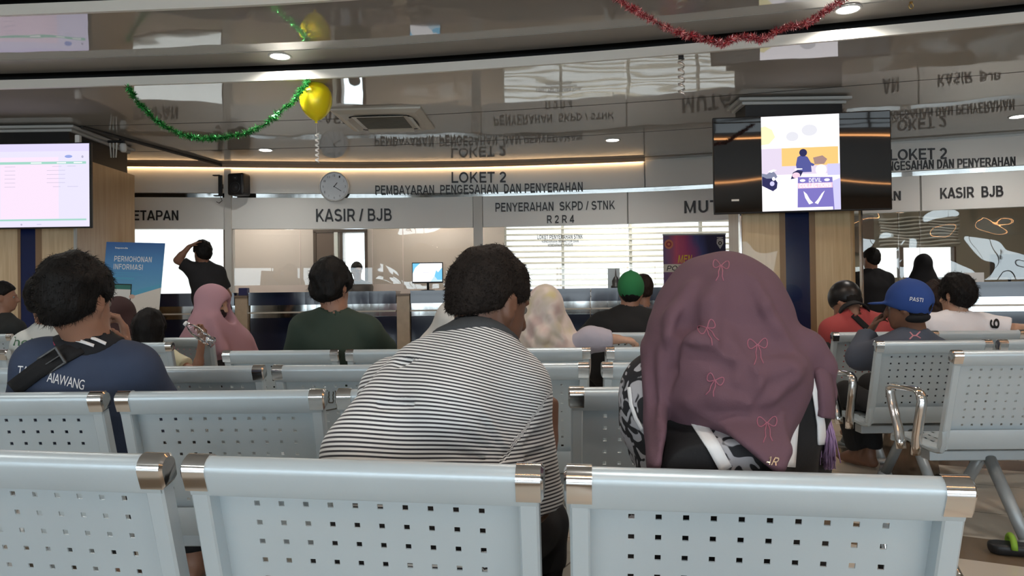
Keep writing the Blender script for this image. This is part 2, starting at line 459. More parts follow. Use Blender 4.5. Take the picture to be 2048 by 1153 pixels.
letters(b5, 'AN', 1772, 1804, 383, 402, 382, 401)
b6 = board(1842, 2250, ZB, ZM0, 'white sign board reading KASIR BJB on the curved wall')
letters(b6, 'KASIR  BJB', 1884, 2009, 376, 398, 371, 393)
bm = bmesh.new(); strip(bm, X0, X1, -.02, .035, ZM0 + .004, ZM1 - .004); struct(obj('trim_5', bm, M_mirror))
bm = bmesh.new(); strip(bm, X0, X1, -.05, -.02, ZB, HB + .02); struct(obj('wall_front', bm, M_white))
# warm cove light between ceiling and fascia
M_cove = mat('brown_cove_trim', (.42, .27, .16), .5)
bm = bmesh.new(); strip(bm, wall_x(150), wall_x(1290), .10, .16, HB - .045, HB - .001); struct(obj('trim_6', bm, M_cove))
bm = bmesh.new(); strip(bm, wall_x(150), wall_x(1288), .085, .10, HB - .05, HB - .03)
tag(obj('led_strip', bm, emat('warm_led', (1, .62, .30), 9.0)), 'warm glowing LED strip along the ceiling edge above the fascia', 'light')
# white columns between the bays
for i, (a, bb) in enumerate(((455, 468), (949, 967))):
    bm = bmesh.new(); strip(bm, wall_x(a), wall_x(bb), -.05, .09, 0, HB - .01 if i == 0 else ZM0)
    struct(obj('trim_%d' % (7 + i), bm, mat('pale_column', (.62, .61, .57), .4)))

# --- the office behind the glass
M_office = mat('office_wall', (.64, .555, .505), .6)
M_frame = mat('dark_brown_frame', (.09, .06, .045), .4)
YB = 12.1
def wall_with_holes(name, x0, x1, z1, y, holes, m, th=.15):
    """straight wall along x with rectangular openings (xa, xb, za, zb)"""
    bm = bmesh.new(); xs = sorted({x0, x1, *[h[0] for h in holes], *[h[1] for h in holes]})
    for a, bb in zip(xs, xs[1:]):
        hs = sorted([h for h in holes if h[0] <= a + 1e-6 and h[1] >= bb - 1e-6], key=lambda h: h[2]); z = 0
        for h in hs:
            if h[2] > z: box(bm, ((a + bb) / 2, y, (z + h[2]) / 2), (bb - a, th, h[2] - z))
            z = h[3]
        if z < z1: box(bm, ((a + bb) / 2, y, (z + z1) / 2), (bb - a, th, z1 - z))
    return struct(obj(name, bm, m))
holes = [(-7.6, -4.66, .9, 2.45), (-2.73, -2.38, .02, 2.14), (-.115, 4.4, .9, 2.4)]
wall_with_holes('wall_back', -9, 5.3, 3.1, YB, holes, M_office)
wall_with_holes('wall_back', 5.3, 9.5, 3.1, 12.3, [(6.0, 7.35, 1.30, 1.80)], M_olive)
bm = bmesh.new(); box(bm, (5.3, 12.2, 1.55), (.1, .3, 3.1)); struct(obj('wall_back', bm, M_olive))
bm = bmesh.new(); sheet(bm, X0, X1, lambda x: wally(x) + .1, lambda x: YB, 2.95); struct(obj('ceiling', bm, mat('office_ceiling', (.7, .68, .65), .7)))
# doorway: dark leaf beside a bright opening
bm = bmesh.new()
for x in (-3.19, -2.755, -2.36): box(bm, (x, YB - .09, 1.08), (.045, .06, 2.16))
box(bm, (-2.775, YB - .09, 2.17), (.88, .06, .05))
d1 = struct(obj('door_1', bm, M_frame))
bm = bmesh.new(); box(bm, (-3.02, YB - .09, 1.08), (.29, .04, 2.12), bevel=.004)
obj('door_leaf', bm, mat('brown_door', (.16, .11, .085), .4), d1)
bm = bmesh.new(); box(bm, (-2.845, YB - .10, 1.08), (.06, .05, 2.14)); obj('door_post', bm, M_white, d1)
# window of the middle bay: white blinds and mullions
bm = bmesh.new()
for x in (-.1, .84, 1.95, 3.1, 4.38): box(bm, (x, YB + .02, 1.65), (.04, .08, 1.5))
for z in (.92, 2.38): box(bm, (2.14, YB + .02, z), (4.5, .08, .04))
w1 = struct(obj('window_1', bm, mat('white_window_frame', (.85, .84, .80), .4)))
bm = bmesh.new()
for k in range(16): box(bm, (2.14, YB - .02, .96 + k * .093), (4.5, .045, .006), rot=Matrix.Rotation(R(35), 3, 'X'))
obj('blind', bm, mat('cream_blind', (.9, .87, .78), .6), w1)
bm = bmesh.new()
for x in (-7.58, -4.68): box(bm, (x, YB + .02, 1.68), (.05, .08, 1.55))
for z in (.92, 2.43): box(bm, (-6.13, YB + .02, z), (2.95, .08, .05))
w2 = struct(obj('window_2', bm, M_frame))
bm = bmesh.new()
for x in (6.0, 6.45, 7.35): box(bm, (x, 12.28, 1.55), (.06, .1, .5))
w3 = struct(obj('window_3', bm, M_frame))
bm = bmesh.new()
for k in range(9):                            # warped white blind above the small window
    pts = [(6.05 + t * 1.3 / 12, 12.15 + .03 * math.sin(t * .9 + k), 1.83 + k * .055 + .018 * math.sin(t * .7 + k * .5)) for t in range(13)]
    prev = None
    for p in pts:
        q = [bm.verts.new((p[0], p[1] + .02, p[2] - .018)), bm.verts.new((p[0], p[1] - .02, p[2] + .016))]
        if prev: bm.faces.new((prev[0], prev[1], q[1], q[0]))
        prev = q
bl = obj('blind', bm, mat('grey_blind', (.75, .74, .70), .5), w3, True)
bl.modifiers.new('thick', 'SOLIDIFY').thickness = .004
bm = bmesh.new(); box(bm, (5.72, 12.15, 2.02), (.46, .06, .62), bevel=.01)
tag(obj('cupboard_door', bm, M_frame), 'dark brown wall cupboard beside the striped blind in the office', 'cupboard')
for i, (x, z, sx, sz) in enumerate(((-6.13, 1.67, 2.9, 1.55), (-2.55, 1.08, .35, 2.1), (2.14, 1.65, 4.5, 1.5), (6.68, 1.55, 1.35, .5))):
    portal('office_opening_daylight', (x, (YB if i < 3 else 12.3) + .12, z), (R(-90), 0, 0), sx, sz)

# tinted panes added to dim the daylight in the office windows
M_dim = glass_mat('window_film', (.56, .525, .50), .5)
for x0, x1, z0, z1, y, w, in ((-.1, 4.38, .9, 2.4, YB + .03, w1), (-7.6, -4.66, .9, 2.45, YB + .03, w2), (6.0, 7.35, 1.30, 1.80, 12.3, w3)):
    bm = bmesh.new(); box(bm, ((x0 + x1) / 2, y, (z0 + z1) / 2), (x1 - x0, .006, z1 - z0)); obj('tinted_pane', bm, M_dim, w)

# --- glass panes above the counter
M_glass = glass_mat('clear_pane', (.96, .98, .97), 1.0)
M_acryl = glass_mat('warped_acrylic', (.93, .94, .92), 1.6, (1.3, .85))
def pane(px0, px1, z0, z1, m, name):
    bm = bmesh.new(); strip(bm, wall_x(px0), wall_x(px1), .0, .008, z0, z1)
    return struct(obj(name, bm, m))
pane(150, 453, 1.2, ZB, M_glass, 'window_8')
pane(469, 600, 1.28, ZB, M_glass, 'window_9')
pane(602, 745, 1.28, ZB, M_glass, 'window_10')
pane(747, 806, 1.28, ZB, M_acryl, 'window_11')
pane(808, 948, 1.2, ZB, M_acryl, 'window_12')
g13 = pane(969, 1254, 1.2, ZB, M_glass, 'window_13')
pane(1257, 1640, 1.2, ZB, M_glass, 'window_14')
pane(1645, 1798, 1.2, ZB, M_acryl, 'window_15')
pane(1800, 1841, 1.2, ZB, M_acryl, 'window_16')
pane(1843, 2250, 1.2, ZB, M_acryl, 'window_17')
M_grey = mat('grey_letters', (.30, .30, .31), .5)
for s, a, bb, t, bo in (('LOKET PENYERAHAN STNK', 1076, 1167, 470, 479), ('KENDARAAN BERMOTOR DAN', 1085, 1158, 481, 486), ('KENDARAAN KHUSUS', 1097, 1147, 488, 494)):
    o = letters(g13, s, a, bb, t, bo, t - 1, bo - 1, .02, .06); o.data.materials.clear(); o.data.materials.append(M_grey)

# --- service counters and stone posts
M_ledge = mat('pale_ledge', (.62, .58, .50), .35)
def counter(px0, px1, label):
    x0, x1 = wall_x(px0, .4), wall_x(px1, .4)
    t = thing('service_counter', label, 'counter', ((x0 + x1) / 2, wally((x0 + x1) / 2) - .2, 0), 0, 'service counters along the wall')
    off = -t.location
    def part(nm, o0, o1, z0, z1, m):
        bm = bmesh.new(); strip(bm, x0, x1, o0, o1, z0, z1); bmesh.ops.translate(bm, vec=off, verts=bm.verts[:])
        return obj(nm, bm, m, t)
    part('body', .0, .36, .08, .81, M_navy); part('plinth', .0, .33, .0, .08, M_black)
    part('mirror_glass', .0, .34, .81, .99, M_mirror)
    part('ledge', .345, .46, .875, .895, M_ledge)
    part('top_band', .0, .42, .99, 1.155, M_navy); part('worktop', -.05, .44, 1.155, 1.17, M_navy)
    return t
counter(120, 469, 'navy service counter behind the blue banner, beside the wood pillar')
counter(498, 792, 'navy service counter behind the person in the green shirt')
counter(821, 1180, 'navy service counter with a lit monitor on its top')
counter(1182, 1560, 'navy service counter behind the person in the green cap')
counter(1562, 2200, 'navy service counter along the curved wall beyond the pillar with the screen')
for a, bb, lab in ((470, 497, 'beige stone post with a small navy box on top'), (793, 820, 'beige stone post between the two middle counters')):
    x0, x1 = wall_x(a, .4), wall_x(bb, .4); xm = (x0 + x1) / 2
    t = thing('counter_post', lab, 'post', (xm, wally(xm) - .22, 0))
    bm = bmesh.new(); box(bm, (0, 0, .55), (x1 - x0 - .01, .44, 1.10), bevel=.004); obj('shaft', bm, M_stone, t)
    bm = bmesh.new(); box(bm, (0, 0, 1.115), (x1 - x0, .46, .03), bevel=.004); obj('capstone', bm, mat('dark_capstone', (.22, .16, .11), .3), t)
bm = bmesh.new(); q = P(488, 588, wally(wall_x(488, .4)) - .3); box(bm, (q.x, q.y, 1.13 + .055), (.12, .1, .11), bevel=.006)
tag(obj('card_box', bm, mat('navy_box', (.03, .03, .12), .4)), 'small navy box on the stone counter post', 'box')

# --- wood-faced pillars
def wood_mat(name, c0, c1):
    m = bpy.data.materials.new(name); m.use_nodes = True; nt = m.node_tree; b = nt.nodes['Principled BSDF']
    tc = nt.nodes.new('ShaderNodeTexCoord'); mp = nt.nodes.new('ShaderNodeMapping'); mp.inputs['Scale'].default_value = (14, 14, .8)
    n = nt.nodes.new('ShaderNodeTexNoise'); n.inputs['Scale'].default_value = 2.2; n.inputs['Detail'].default_value = 6; n.inputs['Distortion'].default_value = .5
    cr = nt.nodes.new('ShaderNodeValToRGB'); cr.color_ramp.elements[0].color = (*c0, 1); cr.color_ramp.elements[1].color = (*c1, 1)
    cr.color_ramp.elements[0].position = .3; cr.color_ramp.elements[1].position = .7
    nt.links.new(tc.outputs['Object'], mp.inputs['Vector']); nt.links.new(mp.outputs[0], n.inputs['Vector']); nt.links.new(n.outputs['Fac'], cr.inputs['Fac'])
    nt.links.new(cr.outputs['Color'], b.inputs['Base Color']); b.inputs['Roughness'].default_value = .28
    MATS[name] = m
    return m
M_pine = wood_mat('pale_pine', (.60, .44, .26), (.74, .58, .38))
M_oak = wood_mat('warm_oak', (.42, .27, .14), (.52, .36, .20))
M_brown = mat('brown_strip', (.30, .19, .11), .35)
M_bluep = mat('navy_panel', (.012, .022, .09), .15)
M_corn = mat('grey_cornice', (.55, .55, .53), .5)
def pillar(x0, x1, y0, y1, px, sidemat, glass=False):
    """px: the pixel-measured x breaks of the front face, as world x"""
    t = bpy.data.objects.new('pillar', None); COL.objects.link(t); t.location = ((x0 + x1) / 2, (y0 + y1) / 2, 0); struct(t)
    off = -t.location
    def part(nm, c, s, m, bv=.0):
        bm = bmesh.new(); box(bm, Vector(c) + off, s, bevel=bv); return obj(nm, bm, m, t)
    zt = 2.66
    part('core', ((x0 + x1) / 2, (y0 + y1) / 2 + .02, zt / 2), (x1 - x0 - .02, y1 - y0 - .04, zt), sidemat)
    for a, bb, m in px: part('front_panel', ((a + bb) / 2, y0 + .008, zt / 2), (bb - a, .03 if m is not M_bluep else .018, zt), m)
    part('head_box', ((x0 + x1) / 2, (y0 + y1) / 2 + .03, (zt + HB) / 2), (x1 - x0 - .2, y1 - y0 - .06, HB - zt), M_black)
    for i, (dx, z) in enumerate(((.0, HB - .03), (.04, HB - .065))):
        part('cornice', ((x0 + x1) / 2, (y0 + y1) / 2 + .03, z), (x1 - x0 - .05 - dx * 2, y1 - y0 + .06 - dx * 2, .03), M_corn, .006)
    return t
YR = 7.27
fx = lambda px: (px - 1024) / FPX * YR
pillar(fx(1480), fx(1717), YR, YR + .38, [(fx(1486), fx(1560), M_pine), (fx(1560), fx(1572), M_brown), (fx(1572), fx(1620), M_bluep), (fx(1620), fx(1632), M_brown), (fx(1632), fx(1702), M_pine)], M_oak)
M_pane2 = glass_mat('pillar_cover_glass', (.97, .97, .95), .35, (1.0, .25))
bm = bmesh.new(); box(bm, (fx(1598), YR - .06, 1.25), (fx(1718) - fx(1478), .006, 2.5))
pg = tag(obj('cover_glass', bm, M_pane2), 'clear cover sheet standing before the wood pillar under the screen', 'glass sheet')
bm = bmesh.new()
for x in (fx(1478), fx(1718)): box(bm, (x, YR - .06, 1.25), (.014, .05, 2.5))
obj('edge_strip', bm, M_chrome, pg)
YL = 8.04
fl = lambda px: (px - 1024) / FPX * YL
pillar(-6.55, -4.735, YL, YL + 1.28, [(-6.5, fl(36), M_pine), (fl(36), fl(42), M_brown), (fl(42), fl(72), M_bluep), (fl(72), fl(85), M_brown), (fl(85), fl(150), M_pine)], M_oak)
bm = bmesh.new(); box(bm, (-4.735, YL - .01, 1.33), (.022, .03, 2.66)); struct(obj('trim_10', bm, M_corn))
bm = bmesh.new(); a, bb = Vector((-4.72, YL + .1, HB - .02)), Vector((-4.12, 10.6, HB - .02)); tube(bm, [a, bb], .02, 6); struct(obj('trim_9', bm, mat('dark_trim', (.05, .045, .04), .5)))
# ================================================================== BENCHES
SW, PITCH = .565, .612                 # one seat's width and the spacing along a bench
HTOP, HBOT, REC = .80, .40, R(17)      # back from HBOT up to HTOP, reclined
def back_point(h):
    """y of the back plane at height h (the top leans towards -y)"""
    return -(h - HTOP) * math.tan(REC)

def mesh_of(bm, name):
    bmesh.ops.recalc_face_normals(bm, faces=bm.faces[:])
    me = bpy.data.meshes.new(name); bm.to_mesh(me); bm.free()
    return me

def make_backrest():
    """pressed-steel back: rolled top rail, flanged sides and a recessed panel with square holes"""
    bm = bmesh.new()
    L = (HTOP - HBOT) / math.cos(REC); hw = SW / 2
    cs, sn = math.cos(REC), math.sin(REC)
    def W(x, s, n):            # s down the back from the top, n out of the back (towards -y)
        return Vector((x, s * sn - n * cs, HTOP - s * cs - n * sn))
    nx, ny = 10, 8
    xs = [-hw + .03]; px, hole = .0418, .0095
    fx0 = -px * (nx - 1) / 2
    for i in range(nx): xs += [fx0 + i * px - hole / 2, fx0 + i * px + hole / 2]
    xs += [hw - .03]
    ss = [.048]; s0, ps = .080, .0365
    for j in range(ny): 
        if s0 + j * ps + .03 < L: ss += [s0 + j * ps - hole / 2, s0 + j * ps + hole / 2]
    ss += [L]
    def depth(x, s): return -.028 - .006 * math.cos(x / hw * 1.3)
    V = [[bm.verts.new(W(x, s, depth(x, s))) for x in xs] for s in ss]
    V2 = [[bm.verts.new(W(x, s, depth(x, s) - .0025)) for x in xs] for s in ss]
    for j in range(len(ss) - 1):
        for i in range(len(xs) - 1):
            if i % 2 == 1 and j % 2 == 1 and i < len(xs) - 1:   # the hole: only its walls
                a, b2, c, d = (j, i), (j, i + 1), (j + 1, i + 1), (j + 1, i)
                for p, q in ((a, b2), (b2, c), (c, d), (d, a)):
                    bm.faces.new((V[p[0]][p[1]], V[q[0]][q[1]], V2[q[0]][q[1]], V2[p[0]][p[1]]))
                continue
            bm.faces.new((V[j][i], V[j][i + 1], V[j + 1][i + 1], V[j + 1][i]))
            bm.faces.new((V2[j][i], V2[j + 1][i], V2[j + 1][i + 1], V2[j][i + 1]))
    # side flanges (closed profile across x-n, swept along s)
    for sg in (-1, 1):
        pr = [(hw, -.030), (hw, -.004), (hw - .004, 0), (hw - .028, 0), (hw - .031, -.003), (hw - .031, -.040)]
        A = [bm.verts.new(W(sg * x, .02, n)) for x, n in pr]; B = [bm.verts.new(W(sg * x, L + .02, n)) for x, n in pr]
        k = len(pr)
        for i in range(k): bm.faces.new((A[i], A[(i + 1) % k], B[(i + 1) % k], B[i]))
        bm.faces.new(A); bm.faces.new(B[::-1])
    # rolled top rail: profile in (s, n)
    pr = [(.049, -.010), (.049, -.001), (.046, .001), (.02, .004)]
    for k in range(9):
        a = R(90 - 22.5 * k); pr.append((.012 - .018 * math.cos(R(90) - a) * 1.0 if False else .006 - .018 * math.sin(R(22.5 * k)), -.016 + .020 * math.cos(R(22.5 * k))))
    pr += [(.03, -.034), (.04, -.026)]
    A = [bm.verts.new(W(-hw + .002, s, n)) for s, n in pr]; B = [bm.verts.new(W(hw - .002, s, n)) for s, n in pr]
    k = len(pr)
    for i in range(k): bm.faces.new((A[i], A[(i + 1) % k], B[(i + 1) % k], B[i]))
    bm.faces.new(A); bm.faces.new(B[::-1])
    return mesh_of(bm, 'backrest')

def make_cap(sg):
    bm = bmesh.new(); hw = SW / 2; cs, sn = math.cos(REC), math.sin(REC)
    def W(x, s, n): return Vector((x, s * sn - n * cs, HTOP - s * cs - n * sn))
    pr = [(.038, .0045)]
    for k in range(9): pr.append((.006 - .021 * math.sin(R(22.5 * k)), -.016 + .0235 * math.cos(R(22.5 * k))))
    pr += [(.036, -.038), (.040, -.03)]
    A = [bm.verts.new(W(sg * (hw - .034), s, n)) for s, n in pr]; B = [bm.verts.new(W(sg * (hw + .004), s, n)) for s, n in pr]; C = [bm.verts.new(W(sg * (hw + .008), s * .8 + .002, n * .8 - .003)) for s, n in pr]
    k = len(pr)
    for P_, Q_ in ((A, B), (B, C)):
        for i in range(k): bm.faces.new((P_[i], P_[(i + 1) % k], Q_[(i + 1) % k], Q_[i]))
    bm.faces.new(A); bm.faces.new(C[::-1])
    return mesh_of(bm, 'end_cap')

def make_seat_pan():
    """seat sheet that curls up into the back; square holes across it"""
    bm = bmesh.new(); hw = SW / 2
    yb = back_point(HBOT)
    prof = [(yb - .012, .47), (yb - .008, .42), (yb + .012, .385), (yb + .05, .378)]
    for k in range(12): prof.append((yb + .08 + k * .028, .376 + .0012 * k))
    prof += [(yb + .41, .388), (yb + .435, .375), (yb + .44, .35)]
    xs = [-hw]
    for i in range(10): xs += [-.21 + i * .0468 - .005, -.21 + i * .0468 + .005]
    xs += [hw]
    V = [[bm.verts.new((x, y, z)) for x in xs] for y, z in prof]; V2 = [[bm.verts.new((x, y, z - .003)) for x in xs] for y, z in prof]
    for j in range(len(prof) - 1):
        for i in range(len(xs) - 1):
            if i % 2 == 1 and j % 2 == 0 and 4 <= j <= 14: continue
            bm.faces.new((V[j][i], V[j][i + 1], V[j + 1][i + 1], V[j + 1][i])); bm.faces.new((V2[j][i], V2[j + 1][i], V2[j + 1][i + 1], V2[j][i + 1]))
    for sg in (-1, 1):      # rolled sides
        tube(bm, [(sg * (hw - .008), y, z - .008) for y, z in prof], .012, 6)
    return mesh_of(bm, 'seat')

def make_arm():
    bm = bmesh.new(); yb = back_point(HBOT)
    pts = [(0, yb + .11, .34), (0, yb + .10, .42), (0, yb + .05, .585), (0, yb + .06, .615), (0, yb + .09, .63), (0, yb + .30, .625), (0, yb + .335, .61), (0, yb + .335, .58), (0, yb + .26, .42), (0, yb + .24, .34)]
    r = []
    for a, b2 in zip(pts, pts[1:]):
        r += [Vector(a), Vector(a).lerp(Vector(b2), .5)]
    r.append(Vector(pts[-1]))
    tube(bm, r, .015, 10)
    bmesh.ops.scale(bm, vec=(1.5, 1, 1), verts=bm.verts[:])
    return mesh_of(bm, 'armrest')

ME_back, ME_capL, ME_capR, ME_seat, ME_arm = make_backrest(), make_cap(-1), make_cap(1), make_seat_pan(), make_arm()
for me, m in ((ME_back, M_steel), (ME_capL, M_chrome), (ME_capR, M_chrome), (ME_seat, M_steel), (ME_arm, M_chrome)): me.materials.append(m)
ME_arm.shade_smooth()
for me in (ME_back, ME_capL, ME_capR, ME_seat):
    me.shade_smooth(); me.set_sharp_from_angle(angle=R(35))

def bench(n, left_end, rotz, label, arms=(True, True), tilt=0.0, lift=0.0, legs=None):
    """left_end: world x, y of the outer left end of the first seat's top rail; seats run to the right"""
    t = thing('waiting_bench', label, 'bench', (left_end[0], left_end[1], lift), rotz, 'rows of perforated steel benches')
    t.rotation_euler = (0, tilt, rotz)
    def put(nm, me, par, loc=(0, 0, 0)):
        o = bpy.data.objects.new(nm, me); COL.objects.link(o); o.parent = par; o.location = loc
        return o
    Ltot = (n - 1) * PITCH + SW; yb = back_point(HBOT)
    for i in range(n):
        x = SW / 2 + i * PITCH
        b2 = put('backrest', ME_back, t, (x, 0, 0))
        put('end_cap', ME_capL, b2); put('end_cap', ME_capR, b2)
        put('seat', ME_seat, t, (x, 0, 0))
    bm = bmesh.new(); box(bm, (Ltot / 2, yb + .19, .325), (Ltot - .06, .08, .045), bevel=.004); obj('beam', bm, M_tube, t)
    for x in legs or ((.30, Ltot - .30) if n > 1 else (.28,)):
        bm = bmesh.new()
        tube(bm, [(x, yb + .16, .31), (x, yb - .08, .02)], .026, 10); tube(bm, [(x, yb + .22, .31), (x, yb + .46, .02)], .026, 10)
        lathe(bm, [(.035, 0), (.04, .006), (.036, .02), (.02, .028)], 14, (x, yb - .09, 0)); lathe(bm, [(.035, 0), (.04, .006), (.036, .02), (.02, .028)], 14, (x, yb + .47, 0))
        o = obj('leg', bm, M_tube, t, True)
    if arms[0]: put('armrest', ME_arm, t, (-.05, 0, 0))
    if arms[1]: put('armrest', ME_arm, t, (Ltot + .05, 0, 0))
    return t

def row_bench(px, n, c, tt, label, arms=(True, True), tilt=0.0, back=0, lift=0.0, legs=None):
    """px: pixel column of a seat's left end, back: how many seats lie before it; the row is the line depth = c - tt * x"""
    u = (px - 1024) / FPX; d = c / (1 + tt * u); a = math.atan(tt)
    x, y = u * d, d
    x -= back * PITCH * math.cos(a); y += back * PITCH * math.sin(a)
    return bench(n, (x, y), -a, label, arms, tilt, lift, legs)

bench_front = row_bench(355, 3, 1.123, .12, 'perforated steel bench in front of the camera, seats of the striped-shirt and maroon-scarf people', (True, True), R(.8), 1, .006)
row_bench(232, 3, 2.0, .03, 'steel bench on which the navy-shirted person with the bag strap sits', (True, False), 0, 1)
row_bench(1140, 1, 2.0, .03, 'steel bench straight beyond the maroon-scarfed person, in line with the navy shirt bench', (False, True))
bench_scribble = row_bench(545, 4, 2.74, .05, 'long steel bench with a scribble mark on one backrest, beyond the striped shirt', (False, False), 0, 2)
row_bench(1205, 1, 2.74, .05, 'single steel seat at the end of the scribbled bench row, beyond the maroon scarf', (False, True))
row_bench(445, 3, 3.56, .05, 'steel bench of the green-shirted person and the cream-scarfed person', (False, False))
row_bench(1213, 1, 3.56, .05, 'steel seat under the outstretched hand of the cream-scarfed person', (False, False))
row_bench(-195, 1, 3.8, .05, 'steel seat of the person in the pale grey printed shirt', (False, False))
row_bench(156, 1, 4.40, .03, 'steel seat of the child holding the bottle', (False, False), legs=(.44,))
row_bench(258, 2, 5.03, .0, 'steel bench of the pink-veiled person and the brown-scarfed person', (False, False), 0, 1, legs=(.2, .66))
row_bench(1208, 2, 5.0, .1, 'steel bench of the person in the green cap and black jacket', (False, False))
row_bench(-120, 1, 6.0, .0, 'steel seat of the dark-jacketed person seen in profile by the pillar', (False, False))
def right_bench(px, d, n, rot, label, arms):
    x = (px - 1024) / FPX * d
    return bench(n, (x, d), rot, label, arms)
right_bench(1666, 4.60, 2, R(-1), 'steel bench of the red-jacketed person and the person in the white polo shirt', (False, False))
right_bench(1753, 3.72, 3, R(-1.5), 'steel bench with a chrome armrest, seat of the person in the blue cap', (True, False))
right_bench(1908, 3.06, 2, R(-1.5), 'empty steel bench with a chrome armrest nearest the aisle, behind the blue cap', (True, False))

# a scribble scratched on the third seat of the long row
bpy.context.view_layer.update()
_bk = sorted([c for c in bench_scribble.children if c.name.startswith('backrest')], key=lambda c: c.location.x)[2]
_mw = _bk.matrix_world; _tree = BVHTree.FromPolygons([_mw @ v.co for v in ME_back.vertices], [tuple(p.vertices) for p in ME_back.polygons])
bm = bmesh.new(); _rg = random.Random(2)
for ln in ([(642, 784), (642, 812)], [(642, 786), (655, 782)], [(643, 797), (652, 794)], [(658, 784), (658, 806), (666, 806), (667, 784)], [(671, 782), (672, 806)], [(684, 780), (673, 793), (686, 804)], [(646, 815), (650, 822), (672, 818), (680, 812)], [(650, 790), (650, 826)], [(676, 786), (680, 800)]):
    q = []
    for (x0, y0), (x1, y1) in zip(ln, ln[1:]):
        for k in range(7):
            v = ray(x0 + (x1 - x0) * k / 6 + _rg.gauss(0, .4), y0 + (y1 - y0) * k / 6).normalized(); h = _tree.ray_cast(CAM, v)
            if h[0] is not None: q.append(_mw.inverted() @ (h[0] - v * .001))
    if len(q) > 1: tube(bm, q, .0024, 5)
obj('scribble', bm, mat('dark_scribble', (.10, .10, .09), .8), _bk)
# ================================================================== FITTINGS
def local(t):
    """matrix from world to the thing's own space"""
    bpy.context.view_layer.update()
    return t.matrix_world.inverted()

# --- recessed downlights (each with its own lamp)
M_bulb = emat('downlight_glow', (1.0, .95, .88), 22.0)
def downlight(px, py, h, label, xy=None, power=10):
    p = Pz(px, py, h) if xy is None else Vector((xy[0], xy[1], h))
    t = thing('downlight', label, 'ceiling light', (p.x, p.y, h), 0, 'round recessed downlights')
    bm = bmesh.new(); lathe(bm, [(.080, -.001), (.082, -.008), (.094, -.008), (.100, -.001)], 28); obj('trim_ring', bm, M_white, t, True)
    bm = bmesh.new(); lathe(bm, [(.001, -.005), (.079, -.005), (.079, -.001), (.001, -.001)], 28); obj('diffuser', bm, M_bulb, t)
    l = bpy.data.lights.new('downlight_lamp', 'AREA'); l.shape = 'DISK'; l.size = .12; l.energy = power; l.color = (1, .95, .88); l.spread = R(150)
    o = bpy.data.objects.new('downlight_lamp', l); COL.objects.link(o); o.parent = t; o.location = (0, 0, -.012)
downlight(560, 112, HA - .004, 'round downlight in the ceiling just above the yellow balloon')
downlight(531, 300, HB, 'round downlight between the wall speaker and the balloon ribbon')
downlight(1225, 280, HB, 'round downlight beyond the ceiling cassette, above the PENYERAHAN board')
downlight(1696, 18, HA - .004, 'round downlight at the end of the red tinsel')
downlight(2036, 233, HB, 'round downlight before the curved fascia beside the pillar screen')
for i, (x, y, h) in enumerate(((-6.2, 5.0, HC), (-3.0, 4.2, HC), (.2, 3.6, HC), (3.2, 2.5, HC), (-3.2, .8, HC), (.3, .4, HC), (3.4, .2, HC), (-.3, -2.8, HC), (3.6, -2.8, HC), (-3.7, -2.8, HC), (6.6, 1.0, HC), (5.9, 6.4, HB), (-6.9, 7.6, HB))):  # unseen downlights, added to raise the light in the hall
    downlight(0, 0, h, 'round downlight in the ceiling over the benches' if i < 11 else 'round downlight in the far ceiling near a pillar', (x, y), 12)
# unseen light panels added to brighten the office
for x in (-6.5, -3.9, -1.2, 1.6, 4.2, 6.8):
    y = wally(x) + .6
    t = thing('office_light', 'square ceiling light panel in the office behind the counter', 'ceiling light', (x, y, 2.95), 0, 'office ceiling lights')
    bm = bmesh.new(); box(bm, (0, 0, -.015), (.6, .6, .03)); obj('housing', bm, M_white, t)
    bm = bmesh.new(); box(bm, (0, 0, -.032), (.54, .54, .006)); obj('diffuser', bm, emat('office_glow', (1, .95, .88), 2.0), t)
    l = bpy.data.lights.new('office_lamp', 'AREA'); l.size = .5; l.energy = 17; l.color = (1, .92, .82)
    o = bpy.data.objects.new('office_lamp', l); COL.objects.link(o); o.parent = t; o.location = (0, 0, -.04)
# warm surface-mounted strips that streak across the dark screen
for off, z, lab in ((OFA + 1.1, HC - .004, 'warm LED strip under the front ceiling ring along its lip'), (8.2, HC - .004, 'warm LED strip under the front ceiling behind the benches')):
    bm = bmesh.new(); strip(bm, -1.0, 8.5, off - .012, off + .012, z - .018, z, lambda x: lipy(x) * (1 if off < 3 else .25) + (0 if off < 3 else 4.9) + .08 * math.sin(x * 1.1), 40)
    tag(obj('led_strip', bm, emat('warm_led_soft', (1, .45, .17), 20.0)), lab, 'light')

# --- flat printed or lit pictures: list of (outline, material) stacked by fractions of a millimetre
def flat_art(name, parent, shapes, to3, mats=None):
    bm = bmesh.new(); ms = []; k = 0
    for poly, m in shapes:
        if m not in ms: ms.append(m)
        if isinstance(poly, tuple) and poly[0] == 'text':
            _, s, x0, y0, x1, y1, sh = poly
            v, f = thick_text(s, .03, sh, 0, 1); lo, hi = v.min(0), v.max(0)
            vs = [bm.verts.new(to3(x0 + (a - lo[0]) / (hi[0] - lo[0]) * (x1 - x0), y0 + (b2 - lo[1]) / (hi[1] - lo[1]) * (y1 - y0), .0004 + .0003 * k + _c * .06)) for a, b2, _c in v]
            for q in f:
                try: bm.faces.new([vs[i] for i in q]).material_index = ms.index(m)
                except ValueError: pass
        else:
            vs = [bm.verts.new(to3(a, b2, .0004 + .0003 * k)) for a, b2 in poly]
            bm.faces.new(vs).material_index = ms.index(m)
        k += 1
    bmesh.ops.triangulate(bm, faces=bm.faces[:])
    return obj(name, bm, ms, parent, recalc=False)
def rect(x0, y0, x1, y1): return [(x0, y0), (x1, y0), (x1, y1), (x0, y1)]
